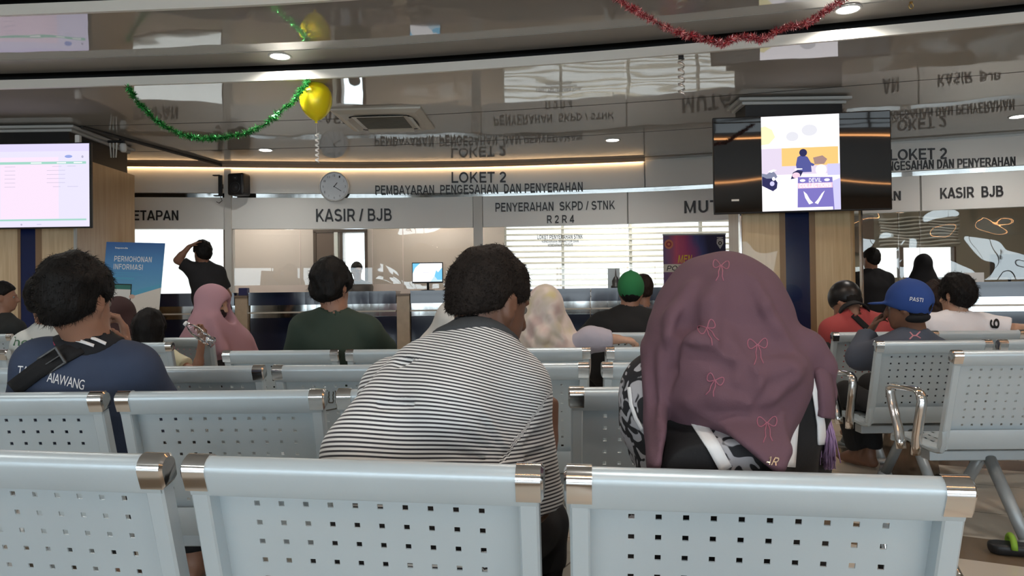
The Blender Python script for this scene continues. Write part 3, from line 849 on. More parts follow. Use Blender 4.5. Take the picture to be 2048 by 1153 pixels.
def oval(cx, cy, rx, ry, n=24, a0=0, a1=360): return [(cx + rx * math.cos(R(a0 + (a1 - a0) * k / n)), cy + ry * math.sin(R(a0 + (a1 - a0) * k / n))) for k in range(n)]

def screen_glow(name, c, s=1.0): return emat(name, c, s)
S_lilac = screen_glow('screen_lilac', (.80, .76, .98)); S_white = screen_glow('screen_white', (.97, .97, 1.0), 1.1); S_green = screen_glow('screen_green', (.36, .66, .56))
S_grey = screen_glow('screen_grey', (.48, .46, .60)); S_blue = screen_glow('screen_blue', (.30, .38, .75)); S_pink = screen_glow('screen_pink', (.92, .76, .92))

M_tvscr = mat('dark_screen', (.008, .007, .006), .03, spec=.6, ior=1.5)
_nt = M_tvscr.node_tree; _n = _nt.nodes.new('ShaderNodeTexNoise'); _n.inputs['Scale'].default_value = 1.2; _n.inputs['Detail'].default_value = 0
_b = _nt.nodes.new('ShaderNodeBump'); _b.inputs['Distance'].default_value = .012; _nt.links.new(_n.outputs['Fac'], _b.inputs['Height']); _nt.links.new(_b.outputs['Normal'], _nt.nodes['Principled BSDF'].inputs['Normal'])
def television(label, centre, w, h, yaw):
    t = thing('television', label, 'television', centre, yaw)
    bm = bmesh.new(); box(bm, (0, .03, 0), (w, .045, h), bevel=.008); box(bm, (0, .07, -h * .1), (w * .6, .05, h * .5), bevel=.01); obj('casing', bm, M_black, t)
    bm = bmesh.new(); box(bm, (0, .0065, 0), (w - .02, .004, h - .024)); obj('screen', bm, M_tvscr, t)
    return t
p0, p1 = P(180, 284, 7.7), P(180, 456, 7.7)
wl, hl = 1.62, p0.z - p1.z
tv1 = television('wide screen on the left pillar showing a pale table with green header bars', (p0.x - wl / 2 + .0, p0.y, (p0.z + p1.z) / 2), wl, hl, 0)
def to_tv1(u, v, k): return (-wl / 2 + .012 + u * (wl - .024), .004 - k, -hl / 2 + .014 + v * (hl - .028))
sh = [(rect(0, 0, 1, 1), S_lilac), (rect(.42, .1, .80, .84), S_pink), (rect(0, .91, 1, 1), screen_glow('screen_lilac2', (.74, .68, .96))),
      (rect(.02, .755, .98, .785), S_green), (rect(.02, .075, .98, .095), S_green), (oval(.866, .845, .025, .018), S_blue), (oval(.957, .84, .007, .016), S_grey)]
for a, b2 in ((.62, .69), (.79, .85), (.90, .955)): sh.append((rect(a, .764, b2, .776), S_white))
for k, (a, b2) in enumerate(((.76, .82), (.725, .845), (.725, .845), (.725, .845), (.725, .845), (.765, .815))):
    sh.append((rect(a, .725 - k * .049, b2, .729 - k * .049), S_grey)); sh.append((rect(.45, .725 - k * .049, .52, .729 - k * .049), S_grey)); sh.append((rect(.1, .725 - k * .049, .3, .729 - k * .049), S_grey))
sh += [(rect(.86, .725, .915, .729), S_grey), (rect(.86, .48, .93, .484), S_grey), (oval(.56, .03, .006, .012), S_grey), (rect(.66, .028, .69, .034), S_grey)]
flat_art('picture', tv1, sh, to_tv1)
pa, pb, pc = P(1425, 237, 7.13), P(1782, 227, 6.90), P(1428, 428, 7.13)
wr = (pb - pa).length; hr = pa.z - pc.z + .012; yw = math.atan2(pb.y - pa.y, pb.x - pa.x)
tv2 = television('wide black screen on the right pillar with a bright upright picture of a motorcyclist', ((pa.x + pb.x) / 2, (pa.y + pb.y) / 2, (pa.z + pc.z) / 2), wr, hr, yw)
u0, u1 = .278, .716
def to_tv2(u, v, k): return (-wr / 2 + wr * (u0 + (u1 - u0) * u), .004 - k, -hr / 2 + .014 + v * (hr - .028))
T_sky = screen_glow('picture_sky', (.98, .95, 1.0), 1.3); T_org = screen_glow('picture_orange', (1.0, .62, .22)); T_wall = screen_glow('picture_wall', (.80, .70, .86)); T_dark = screen_glow('picture_dark', (.035, .035, .11))
T_navy = screen_glow('picture_navy', (.10, .11, .34)); T_vio = screen_glow('picture_violet', (.22, .19, .55)); T_rose = screen_glow('picture_rose', (.95, .66, .80)); T_yel = screen_glow('picture_yellow', (1.0, .90, .52), 1.1); T_lil = screen_glow('picture_lilac', (.66, .63, .95))
sh = [(rect(0, 0, 1, 1), T_sky), ([(0, .70), (.10, .71), (.18, .78), (.14, .86), (.05, .90), (0, .89)], T_yel), (oval(.62, .84, .10, .06), screen_glow('picture_leaf', (.80, .80, .86))), (oval(.40, .78, .08, .05), screen_glow('picture_leaf', (.80, .80, .86))),
      (rect(0, .40, .26, .66), T_wall), (rect(.26, .47, .98, .66), T_org), (rect(0, .38, 1, .47), T_wall),
      ([(0, 0), (.46, 0), (.46, .36), (0, .18)], T_sky),
      ([(.66, .55), (.78, .57), (.84, .53), (.80, .48), (.68, .48)], screen_glow('picture_brown', (.40, .26, .24))), (rect(.84, .36, 1, .48), T_lil), (oval(.76, .42, .07, .055), T_sky),
      # rider and machine
      ([(.46, .40), (.44, .48), (.46, .56), (.52, .585), (.59, .56), (.63, .50), (.68, .48), (.66, .46), (.60, .475), (.60, .44), (.64, .40)], T_navy), (oval(.535, .605, .05, .04), T_dark),
      ([(.37, .33), (.40, .40), (.46, .425), (.53, .41), (.50, .36), (.44, .34)], T_dark), (oval(.44, .37, .05, .03), T_rose), ([(.42, .425), (.52, .43), (.52, .44), (.43, .443)], T_sky),
      # parked motorcycle
      ([(0, .40), (.06, .39), (.14, .43), (.18, .39), (.20, .36), (.16, .33), (.0, .33)], screen_glow('picture_slate', (.24, .26, .38))), ([(0, .27), (.0, .37), (.06, .345), (.16, .345), (.20, .30), (.19, .24), (.14, .21), (.08, .235)], T_dark), (oval(.13, .29, .03, .025), T_lil), (oval(.15, .34, .02, .02), T_sky), ([(.08, .42), (.15, .44), (.19, .43), (.12, .405)], T_sky),
      # stand with wings
      ([(.45, 0), (.46, .35), (.90, .34), (.92, 0)], T_vio), (rect(.46, .23, .90, .285), T_rose), ([(.92, 0), (.90, .30), (1, .33), (1, 0)], T_lil),
      ([(.60, .06), (.55, .13), (.53, .20), (.57, .17), (.61, .11), (.65, .075)], T_sky), ([(.71, .06), (.76, .13), (.80, .20), (.76, .17), (.71, .11), (.67, .075)], T_sky),
      (('text', 'DEVIL', .60, .292, .76, .335, .1), T_sky), (('text', 'COLLECTIONS', .48, .238, .88, .28, .1), T_sky), (oval(.52, .312, .035, .014), T_sky), (oval(.83, .312, .035, .014), T_sky), (rect(.45, 0, .90, .03), T_sky)]
flat_art('picture', tv2, sh, to_tv2)
bm = bmesh.new(); box(bm, (-wr / 2 + .20, .003, -hr / 2 + .13), (.07, .003, .018)); obj('label_sticker', bm, mat('pale_sticker', (.75, .72, .66), .5), tv2)
p = P(152, 281, 7.75)
t = thing('mini_camera', 'small white camera unit standing on top of the table screen', 'camera', (p.x, p.y + .04, p0.z))
bm = bmesh.new(); box(bm, (0, 0, .05), (.05, .05, .085), bevel=.008); obj('housing', bm, M_white, t); bm = bmesh.new(); box(bm, (0, 0, .004), (.09, .05, .008)); obj('foot', bm, M_white, t)

# --- ceiling cassette
M_ac = mat('cassette_plastic', (.66, .63, .56), .45)
c0 = Pz(660, 219, HB); c1 = Pz(838, 212, HB)
ac = thing('ceiling_air_conditioner', 'square ceiling cassette air conditioner beside the yellow balloon', 'air conditioner', ((c0.x + c1.x) / 2 + .03, (c0.y + c1.y) / 2 + .47, HB), R(-3))
bm = bmesh.new(); sz = .47
A = [bm.verts.new((x * sz, y * sz, 0)) for x, y in ((-1, -1), (1, -1), (1, 1), (-1, 1))]; B = [bm.verts.new((x * sz, y * sz, -.018)) for x, y in ((-1, -1), (1, -1), (1, 1), (-1, 1))]
Cc = [bm.verts.new((x * .40, y * .40, -.042)) for x, y in ((-1, -1), (1, -1), (1, 1), (-1, 1))]; D = [bm.verts.new((x * .28, y * .28, -.045)) for x, y in ((-1, -1), (1, -1), (1, 1), (-1, 1))]
for p_, q_ in ((A, B), (B, Cc), (Cc, D)):
    for i in range(4): bm.faces.new((p_[i], p_[(i + 1) % 4], q_[(i + 1) % 4], q_[i]))
bm.faces.new(A[::-1]); bm.faces.new(D); obj('panel', bm, M_ac, ac)
M_grille = mat('cassette_grille', (.17, .16, .13), .6)
bm = bmesh.new(); box(bm, (0, 0, -.047), (.50, .50, .006))
for k in range(12): box(bm, (0, -.225 + k * .041, -.052), (.49, .012, .006))
obj('intake_grille', bm, M_grille, ac)
for k in range(4):
    rot = Matrix.Rotation(R(90 * k), 3, 'Z')
    bm = bmesh.new()
    pts = [(x, -.345 + .018 * (x / .33) ** 2 * 2, -.0465) for x in np.linspace(-.30, .30, 13)]
    tube(bm, pts, .010, 6); bmesh.ops.scale(bm, vec=(1, 1.4, .5), space=Matrix.Translation((0, .345, .0465)), verts=bm.verts[:]); bmesh.ops.rotate(bm, cent=(0, 0, 0), matrix=rot, verts=bm.verts[:])
    obj('air_slot', bm, M_black, ac, True)
    bm = bmesh.new(); box(bm, (0, -.325, -.056), (.52, .055, .006), Matrix.Rotation(R(24), 3, 'X'), .002); bmesh.ops.rotate(bm, cent=(0, 0, 0), matrix=rot, verts=bm.verts[:]); obj('flap', bm, M_ac, ac)

# --- balloon with curled ribbon
d = 6.72; p = P(632, 202, d)
bal = thing('balloon', 'round yellow balloon floating under the ceiling with a curled white ribbon', 'balloon', p)
bm = bmesh.new()
prof = [(.001, .172), (.035, .168), (.075, .152), (.112, .120), (.136, .075), (.145, .02), (.141, -.03), (.122, -.085), (.090, -.130), (.052, -.162), (.022, -.178), (.010, -.184), (.008, -.189), (.014, -.200), (.012, -.202)]
lathe(bm, prof, 40); o = obj('skin', bm, mat('yellow_rubber', (.98, .80, .010), .35, coat=.25, sss=.4), bal, True)
M_ribbon = mat('white_ribbon', (.82, .80, .78), .25)
def curl(name, parent, length, turns, r, w, x0=(0, 0, 0), m=M_ribbon):
    bm = bmesh.new(); prev = None; N = turns * 16
    for k in range(N + 1):
        a = k / 16 * 2 * math.pi; z = -length * k / N
        c = Vector(x0) + Vector((r * math.cos(a), r * math.sin(a), z))
        q = [bm.verts.new(c + Vector((0, 0, w / 2))), bm.verts.new(c - Vector((0, 0, w / 2)))]
        if prev: bm.faces.new((prev[0], prev[1], q[1], q[0]))
        prev = q
    o = obj(name, bm, m, parent, True); o.modifiers.new('thick', 'SOLIDIFY').thickness = .0006
    return o
bm = bmesh.new(); tube(bm, [(0, 0, -.195), (.004, 0, -.30)], .0015, 5); obj('thread', bm, M_ribbon, bal)
curl('curled_ribbon', bal, .27, 6, .018, .016, (.006, 0, -.29))
p = P(1362, 118, 6.05)
t = thing('hanging_ribbon', 'short curled silvery ribbon hanging from the ceiling lip above the MUT board', 'ribbon', p)
curl('curl', t, .30, 5, .028, .02, m=mat('silver_film', (.8, .78, .74), .12, .6)); bm = bmesh.new(); box(bm, (0, 0, .012), (.04, .02, .03)); obj('tape', bm, M_black, t)

# --- tinsel garlands
def garland(name, label, px, d, r, m_list, n=2600, seed=1, wob=.012):
    rg = random.Random(seed); pts = [P(x, y, d) for x, y in px]
    # resample smoothly
    P2 = []
    for i in range(len(pts) - 1):
        a = pts[max(i - 1, 0)]; b2 = pts[i]; c = pts[i + 1]; e = pts[min(i + 2, len(pts) - 1)]
        for k in range(8):
            t = k / 8; P2.append(.5 * ((2 * b2) + (c - a) * t + (2 * a - 5 * b2 + 4 * c - e) * t * t + (3 * b2 - a - 3 * c + e) * t ** 3))
    P2.append(pts[-1]); o0 = sum(P2, Vector()) / len(P2)
    t0 = thing(name, label, 'garland', o0)
    P2 = [q - o0 + Vector((0, rg.gauss(0, wob), rg.gauss(0, wob * .35))) for q in P2]
    bm = bmesh.new(); tube(bm, P2, .004, 5); obj('core_string', bm, m_list[0], t0, True)
    bm = bmesh.new()
    for k in range(n):
        i = rg.randrange(len(P2) - 1); c = P2[i].lerp(P2[i + 1], rg.random())
        ax = (P2[i + 1] - P2[i]).normalized(); v = Vector((rg.gauss(0, 1), rg.gauss(0, 1), rg.gauss(0, 1))); v = (v - ax * v.dot(ax) * .6).normalized()
        s = ax.cross(v).normalized() * .0022; L = r * rg.uniform(.6, 1.25); mid = c + v * L * .55 + Vector((0, 0, -.002))
        a = [bm.verts.new(c - s), bm.verts.new(c + s), bm.verts.new(mid + s + ax * .003), bm.verts.new(mid - s + ax * .003), bm.verts.new(c + v * L + ax * rg.uniform(-.012, .012))]
        mi = rg.randrange(len(m_list))
        bm.faces.new((a[0], a[1], a[2], a[3])).material_index = mi; bm.faces.new((a[3], a[2], a[4])).material_index = mi
    obj('tinsel_strands', bm, m_list, t0, recalc=False)
    return t0
garland('tinsel_garland', 'green tinsel garland sagging from the ceiling lip to the yellow balloon', [(257, 176), (268, 193), (285, 213), (305, 234), (330, 252), (360, 268), (390, 276), (420, 277), (450, 274), (480, 270), (508, 260), (535, 245), (560, 224), (585, 203), (603, 182), (616, 163)], 6.55, .042,
        [mat('dark_green_foil', (.01, .10, .02), .25, .6), mat('green_foil', (.03, .34, .06), .2, .7), mat('bright_green_foil', (.10, .62, .16), .2, .6)], 3600, 3)
garland('tinsel_garland', 'red tinsel garland drooping from the ceiling above the pillar screen', [(1225, -12), (1245, 4), (1270, 20), (1300, 38), (1335, 55), (1370, 68), (1400, 76), (1430, 84), (1452, 86), (1475, 76), (1500, 76), (1520, 79), (1540, 70), (1570, 56), (1600, 50), (1625, 40), (1650, 22), (1675, 6), (1700, -12)], 5.15, .038,
        [mat('dark_red_foil', (.22, .02, .03), .4, .3), mat('red_foil', (.50, .05, .07), .35, .3), mat('pink_foil', (.85, .45, .48), .3, .3)], 4200, 5)

# --- wall clock
d = wally(wall_x(668)) - .09; p = P(668.5, 373.5, d); rc = 30 / FPX * d
ck = thing('wall_clock', 'round white wall clock beside the speaker under the warm LED strip', 'clock', p)
bm = bmesh.new(); lathe(bm, [(rc - .022, -.012), (rc - .012, -.028), (rc - .003, -.024), (rc, -.006), (rc - .004, .03), (rc - .02, .03)], 56, axis='y', ring_only=True); obj('rim', bm, mat('clock_rim', (.72, .72, .70), .25, .3), ck, True)
bm = bmesh.new(); lathe(bm, [(.001, -.006), (rc - .018, -.006), (rc - .018, .0), (.001, .0)], 56, axis='y'); face = obj('dial', bm, mat('clock_dial', (.66, .67, .68), .25, coat=.5), ck)
M_ink = mat('clock_ink', (.03, .03, .035), .5); M_faint = mat('clock_numerals', (.26, .27, .29), .5)
for k in range(12):
    a = R(90 - 30 * (k + 1)); s = str(k + 1); w = .017 * len(s)
    cx, cz = math.cos(a) * rc * .74, math.sin(a) * rc * .74
    obj('numeral', fit_text(s, lambda u, v, _w: (cx + (u - .5) * w, -.0068, cz + (v - .5) * .032)), M_faint, face)
for nm, L, w, deg in (('hour_hand', .085, .011, 50), ('minute_hand', .135, .008, -33)):
    bm = bmesh.new(); a = R(deg); box(bm, (L / 2 - .012, 0, 0), (L, .002, w)); bmesh.ops.rotate(bm, cent=(0, 0, 0), matrix=Matrix.Rotation(-a, 3, 'Y'), verts=bm.verts[:]); bmesh.ops.translate(bm, vec=(0, -.0105, 0), verts=bm.verts[:]); obj(nm, bm, M_ink, ck)

# --- speaker, bracket, surveillance pieces
d = wally(wall_x(478)) - .25; p = P(478, 370, d)
sp = thing('wall_speaker', 'black loudspeaker mounted on the fascia at the column', 'speaker', p, R(-12))
bm = bmesh.new(); box(bm, (0, 0, 0), (.25, .2, .31), bevel=.03, seg=3); obj('cabinet', bm, M_black, sp)
for z, r_ in ((-.05, .078), (.085, .035)):
    bm = bmesh.new(); lathe(bm, [(.001, -.012), (r_ * .3, -.006), (r_ * .8, .004), (r_, -.004), (r_ * 1.06, .006)], 28, (0, -.102, z), 'y'); obj('driver_cone', bm, mat('driver_grey', (.03, .03, .032), .35), sp, True)
bm = bmesh.new(); box(bm, (0, .14, 0), (.06, .10, .1)); obj('mount', bm, M_black, sp)
p = P(438, 372, wally(wall_x(438)) - .12)
t = thing('wall_bracket', 'empty black angled bracket on the fascia next to the column', 'bracket', p)
bm = bmesh.new(); box(bm, (.02, 0, 0), (.05, .03, .30)); box(bm, (-.02, -.02, .145), (.10, .07, .012)); box(bm, (-.01, -.02, -.145), (.10, .07, .012)); box(bm, (.02, .04, 0), (.03, .06, .06)); obj('arm', bm, M_black, t)
bm = bmesh.new(); tube(bm, [(.02, 0, -.15), (.03, .03, -.21), (-.02, .05, -.24), (-.06, .05, -.22)], .005, 6); obj('cable', bm, M_black, t, True)
p = Pz(243, 250, HB); p = Vector((-4.62, 8.75, HB))
t = thing('dome_camera', 'small white surveillance camera with antennas under the ceiling by the left pillar', 'camera', p)
bm = bmesh.new(); tube(bm, [(0, 0, 0), (0, 0, -.05), (.03, -.02, -.09)], .014, 8); obj('ceiling_mount', bm, M_black, t, True)
bm = bmesh.new(); lathe(bm, [(.001, .05), (.03, .045), (.04, .02), (.038, -.03), (.025, -.055), (.001, -.06)], 18, (.05, -.03, -.13)); obj('camera_head', bm, M_white, t, True)
for k in range(3):
    bm = bmesh.new(); box(bm, (-.10 + k * .035, -.03, -.15), (.014, .014, .20), Matrix.Rotation(R(4 * (k - 1)), 3, 'Y'), .004); obj('antenna', bm, M_white, t)
bm = bmesh.new(); box(bm, (-.03, -.03, -.06), (.20, .03, .03), bevel=.006); obj('base_bar', bm, M_black, t)
p = Pz(1822, 4, HA - .004)
t = thing('ceiling_hook', 'small brass ring hook in the ceiling beyond the red tinsel', 'hook', p)
bm = bmesh.new(); tube(bm, [(.016 * math.cos(R(a)), 0, -.03 + .02 * math.sin(R(a))) for a in range(0, 360, 30)], .004, 6, True); obj('ring', bm, mat('brass', (.55, .38, .14), .3, 1.0), t, True)
bm = bmesh.new(); lathe(bm, [(.012, 0), (.012, -.006), (.004, -.012)], 12); obj('plate', bm, mat('brass', ()), t)

# --- standing banner about information requests
def print_grad(name, stops, rough=.45, nscale=0.0):
    """printed colour gradient that runs with the banner's height (generated coordinates)"""
    m = bpy.data.materials.new(name); m.use_nodes = True; nt = m.node_tree; b = nt.nodes['Principled BSDF']; b.inputs['Roughness'].default_value = rough
    tc = nt.nodes.new('ShaderNodeTexCoord'); sx = nt.nodes.new('ShaderNodeSeparateXYZ'); cr = nt.nodes.new('ShaderNodeValToRGB')
    els = cr.color_ramp.elements
    while len(els) < len(stops): els.new(.5)
    for e, (ps, c) in zip(els, stops): e.position = ps; e.color = (*c, 1)
    nt.links.new(tc.outputs['Generated'], sx.inputs[0])
    if nscale:
        n = nt.nodes.new('ShaderNodeTexNoise'); n.inputs['Scale'].default_value = nscale; n.inputs['Detail'].default_value = 5
        ad = nt.nodes.new('ShaderNodeMath'); ad.operation = 'MULTIPLY_ADD'; ad.inputs[1].default_value = .5
        nt.links.new(tc.outputs['Generated'], n.inputs['Vector']); nt.links.new(n.outputs['Fac'], ad.inputs[0]); nt.links.new(sx.outputs['X'], ad.inputs[2]); nt.links.new(ad.outputs[0], cr.inputs['Fac'])
    else: nt.links.new(sx.outputs['Z'], cr.inputs['Fac'])
    nt.links.new(cr.outputs['Color'], b.inputs['Base Color'])
    MATS[name] = m
    return m
TL, TR, BR = P(213, 484, 7.0), P(330, 487, 6.92), P(298, 850, 6.92)
BL = BR - (TR - TL) * .98
bn = thing('standing_banner', 'blue standing banner reading PERMOHONAN INFORMASI before the wood pillar', 'banner', ((BL + BR) / 2).to_tuple()[:2] + (0,))
def to_bn(u, v, k):
    q = BL.lerp(BR, u).lerp(TL.lerp(TR, u), v) - bn.location
    return q + Vector((0, -k, 0))
bm = bmesh.new(); f = [bm.verts.new(to_bn(*q, 0)) for q in ((0, 0), (1, 0), (1, 1), (0, 1))]; g = [bm.verts.new(v.co + Vector((0, .004, 0))) for v in f]
bm.faces.new(f); bm.faces.new(g[::-1])
for k in range(4): bm.faces.new((f[k], g[k], g[(k + 1) % 4], f[(k + 1) % 4]))
obj('printed_sheet', bm, print_grad('banner_print', [(.0, (.70, .62, .52)), (.62, (.72, .66, .58)), (.70, (.16, .44, .66)), (.86, (.10, .30, .58)), (1.0, (.04, .12, .34))]), bn)
M_pw, M_pb, M_pg, M_ps = mat('print_white', (.82, .82, .80), .5), mat('print_black', (.02, .02, .02), .5), mat('print_green', (.05, .20, .17), .5), mat('print_skyblue', (.12, .42, .62), .5)
yv = lambda py: 1 - (py - 485) / (850 - 486)
sh = [([(0, yv(598)), (.3, yv(594)), (.65, yv(578)), (1, yv(566)), (1, yv(574)), (.6, yv(590)), (0, yv(612))], M_ps), ([(0, yv(612)), (.6, yv(590)), (1, yv(574)), (1, yv(700)), (0, yv(700))], mat('print_cream', (.76, .70, .62), .5)),
      (('text', 'PERMOHONAN', .16, yv(524), .80, yv(513), .0), M_pw), (('text', 'INFORMASI', .16, yv(540), .66, yv(529), .0), M_pw), (('text', 'bapenda', .16, yv(499), .38, yv(495), .0), M_pw),
      (rect(.16, yv(547), .60, yv(546)), M_ps), (rect(.16, yv(551), .68, yv(550)), M_ps), (rect(.16, yv(560), .53, yv(556)), M_ps),
      (rect(.10, yv(700), .50, yv(569)), M_pb), (rect(.115, yv(695), .485, yv(580)), mat('print_pale', (.78, .76, .72), .5)), (rect(.115, yv(580), .485, yv(571)), M_pg), (oval(.52, yv(594), .05, .012), mat('print_skin', (.7, .46, .36), .5)),
      (rect(.10, yv(629), .86, yv(628.4)), M_pb)]
flat_art('print', bn, sh, to_bn)
bm = bmesh.new()
for a, b2 in (((.05, .98), (.5, .35)), ((.95, .98), (.5, .35)), ((.5, .35), (.1, .02)), ((.5, .35), (.9, .02))): tube(bm, [Vector(to_bn(*a, 0)) + Vector((0, .02, 0)), Vector(to_bn(*b2, 0)) + Vector((0, .06, 0))], .006, 6)
for sx in (-.2, .2): tube(bm, [Vector((sx, .06, .25)), Vector((sx * 1.4, .35, .008))], .006, 6); tube(bm, [Vector((sx, .06, .25)), Vector((sx * 1.2, -.12, .008))], .006, 6)
obj('support_frame', bm, M_black, bn)

# --- roll-up posters at the counter
def rollup(label, px0, px1, pyt, d, art=None):
    a, b2 = P(px0, pyt, d), P(px1, pyt - 1, d); w = b2.x - a.x; h = a.z - .08
    t = thing('roll_up_poster', label, 'poster', ((a.x + b2.x) / 2, a.y, 0))
    bm = bmesh.new(); box(bm, (0, .003, .08 + h / 2), (w, .004, h)); obj('printed_sheet', bm, print_grad('poster_print_dark', [(.30, (.16, .08, .20)), (.52, (.62, .09, .18)), (.68, (.40, .06, .20)), (.85, (.07, .09, .28)), (1.1, (.03, .035, .10))], .4, 2.6) if 'poster_print_dark' not in MATS else MATS['poster_print_dark'], t)
    bm = bmesh.new(); box(bm, (0, .02, .045), (w + .04, .14, .07), bevel=.012); obj('cassette', bm, M_tube, t)
    bm = bmesh.new(); box(bm, (0, .004, .08 + h), (w + .01, .016, .02), bevel=.004); tube(bm, [(0, .03, .08), (0, .03, .08 + h)], .008, 8); obj('pole', bm, M_tube, t)
    def to(u, v, k): return (-w / 2 + u * w, -k, .08 + v * h)
    if art: flat_art('print', t, art(w, h), to)
    return t
def police_art(w, h):
    v = lambda py: 1 - (py - 470) / FPX * 9.3 / h; M_o = mat('emblem_orange', (.62, .20, .10), .4); M_y = mat('print_yellow', (.85, .60, .05), .4); M_si = mat('emblem_silver', (.60, .62, .66), .4)
    return [(oval(.09, v(489), .07, .034), M_o), (oval(.09, v(489), .045, .021), mat('emblem_red', (.35, .04, .05), .4)), (oval(.09, v(489), .022, .010), M_o),
            ([(.86, v(480)), (.91, v(478)), (.96, v(480)), (.965, v(489)), (.91, v(500)), (.855, v(489))], M_si), (oval(.91, v(488), .030, .014), M_pb), (oval(.91, v(488), .014, .007), M_si), (rect(.86, v(478), .96, v(476)), M_si),
            (('text', 'MEN', .23, v(527), .46, v(511), .25), M_y), (rect(0, v(545), .55, v(529)), mat('print_cream', ())), (('text', 'POLRI', .05, v(542), .42, v(532), .2), M_pb)]
rollup('dark red and blue roll-up poster with a shield emblem, beyond the maroon scarf', 1326, 1451, 470, 9.3, police_art)
rollup('dark roll-up poster mostly hidden behind the pillar with the black screen', 1469, 1594, 470, 9.3)

# --- counter monitors and papers
def monitor(label, p, w, h, yaw, lit):
    t = thing('monitor', label, 'monitor', p, yaw)
    bm = bmesh.new(); box(bm, (0, .012, .11 + h / 2), (w, .03, h), bevel=.005); obj('casing', bm, M_black, t)
    bm = bmesh.new(); lathe(bm, [(.10, 0), (.10, .008), (.03, .016)], 24, (0, .04, 0)); tube(bm, [(0, .05, .01), (0, .035, .14)], .018, 8); obj('stand', bm, M_black, t)
    bm = bmesh.new(); box(bm, (0, -.0045, .11 + h / 2 + .004), (w - .02, .003, h - .028)); obj('screen', bm, mat('matt_screen', (.012, .012, .012), .4), t)
    if lit:
        to = lambda u, v, k: (-w / 2 + .012 + u * (w - .024), -.007 - k, .11 + .02 + v * (h - .034))
        flat_art('picture', t, [(rect(0, 0, 1, 1), S_white), ([(0, 1), (0, .45), (.08, .75), (.25, 1)], screen_glow('screen_cyan', (.20, .62, .92))), ([(1, .1), (1, .75), (.86, .5), (.8, .62), (.74, .3), (.84, .1)], screen_glow('screen_cyan', ()) ), ([(.60, 0), (.74, .3), (.84, .1), (1, .1), (1, 0)], screen_glow('screen_cyan2', (.60, .82, .95))), (rect(.35, .50, .55, .515), S_grey)], to)
    return t
dm = wally(wall_x(855, .2)) - .25
pm = P(855, 551, dm); monitor('lit monitor with white and blue screen on the counter between the glass panes', (pm.x, pm.y, 1.17), 62 / FPX * dm, .30, 0, True)
dm = wally(wall_x(2030, .2)) + .35; pm = P(2022, 530, dm)
t = thing('office_desk', 'desk behind the curved counter carrying the dark monitor', 'desk', (pm.x, pm.y + .1, 0)); bm = bmesh.new(); box(bm, (0, 0, 1.11), (1.3, .5, .03), bevel=.004); obj('desktop', bm, M_navy, t)
for sx in (-.62, .62):
    bm = bmesh.new(); box(bm, (sx, 0, .548), (.03, .46, 1.096)); obj('leg', bm, M_navy, t)
monitor('dark switched-off monitor behind the glass of the curved counter', (pm.x, pm.y, 1.125), .50, .30, R(-6), False)
pp = P(1947, 566, wally(wall_x(1947, .2)) - .25)
bm = bmesh.new(); box(bm, (pp.x, pp.y, 1.17 + .06), (.24, .012, .118), Matrix.Rotation(R(-8), 3, 'Z')); tag(obj('paper_notice', bm, mat('paper_white', (.8, .79, .77), .6)), 'white paper notice leaning on the curved counter beside the dark monitor', 'notice')
pp = P(1232, 585, wally(wall_x(1232, .2)) - .25)
t = thing('counter_ornament', 'small dark tower-shaped ornament on the counter beside the green cap', 'ornament', (pp.x, pp.y, 1.17))
bm = bmesh.new(); lathe(bm, [(.07, 0), (.07, .03), (.05, .04), (.055, .10), (.04, .13), (.03, .15), (.012, .17), (.006, .25), (.001, .28)], 16); obj('tower', bm, mat('pewter', (.10, .10, .10), .4, .5), t, True)
bm = bmesh.new(); box(bm, (-.02, .06, .14), (.17, .006, .28)); obj('backing_card', bm, mat('pale_card', (.6, .68, .70), .5), t)
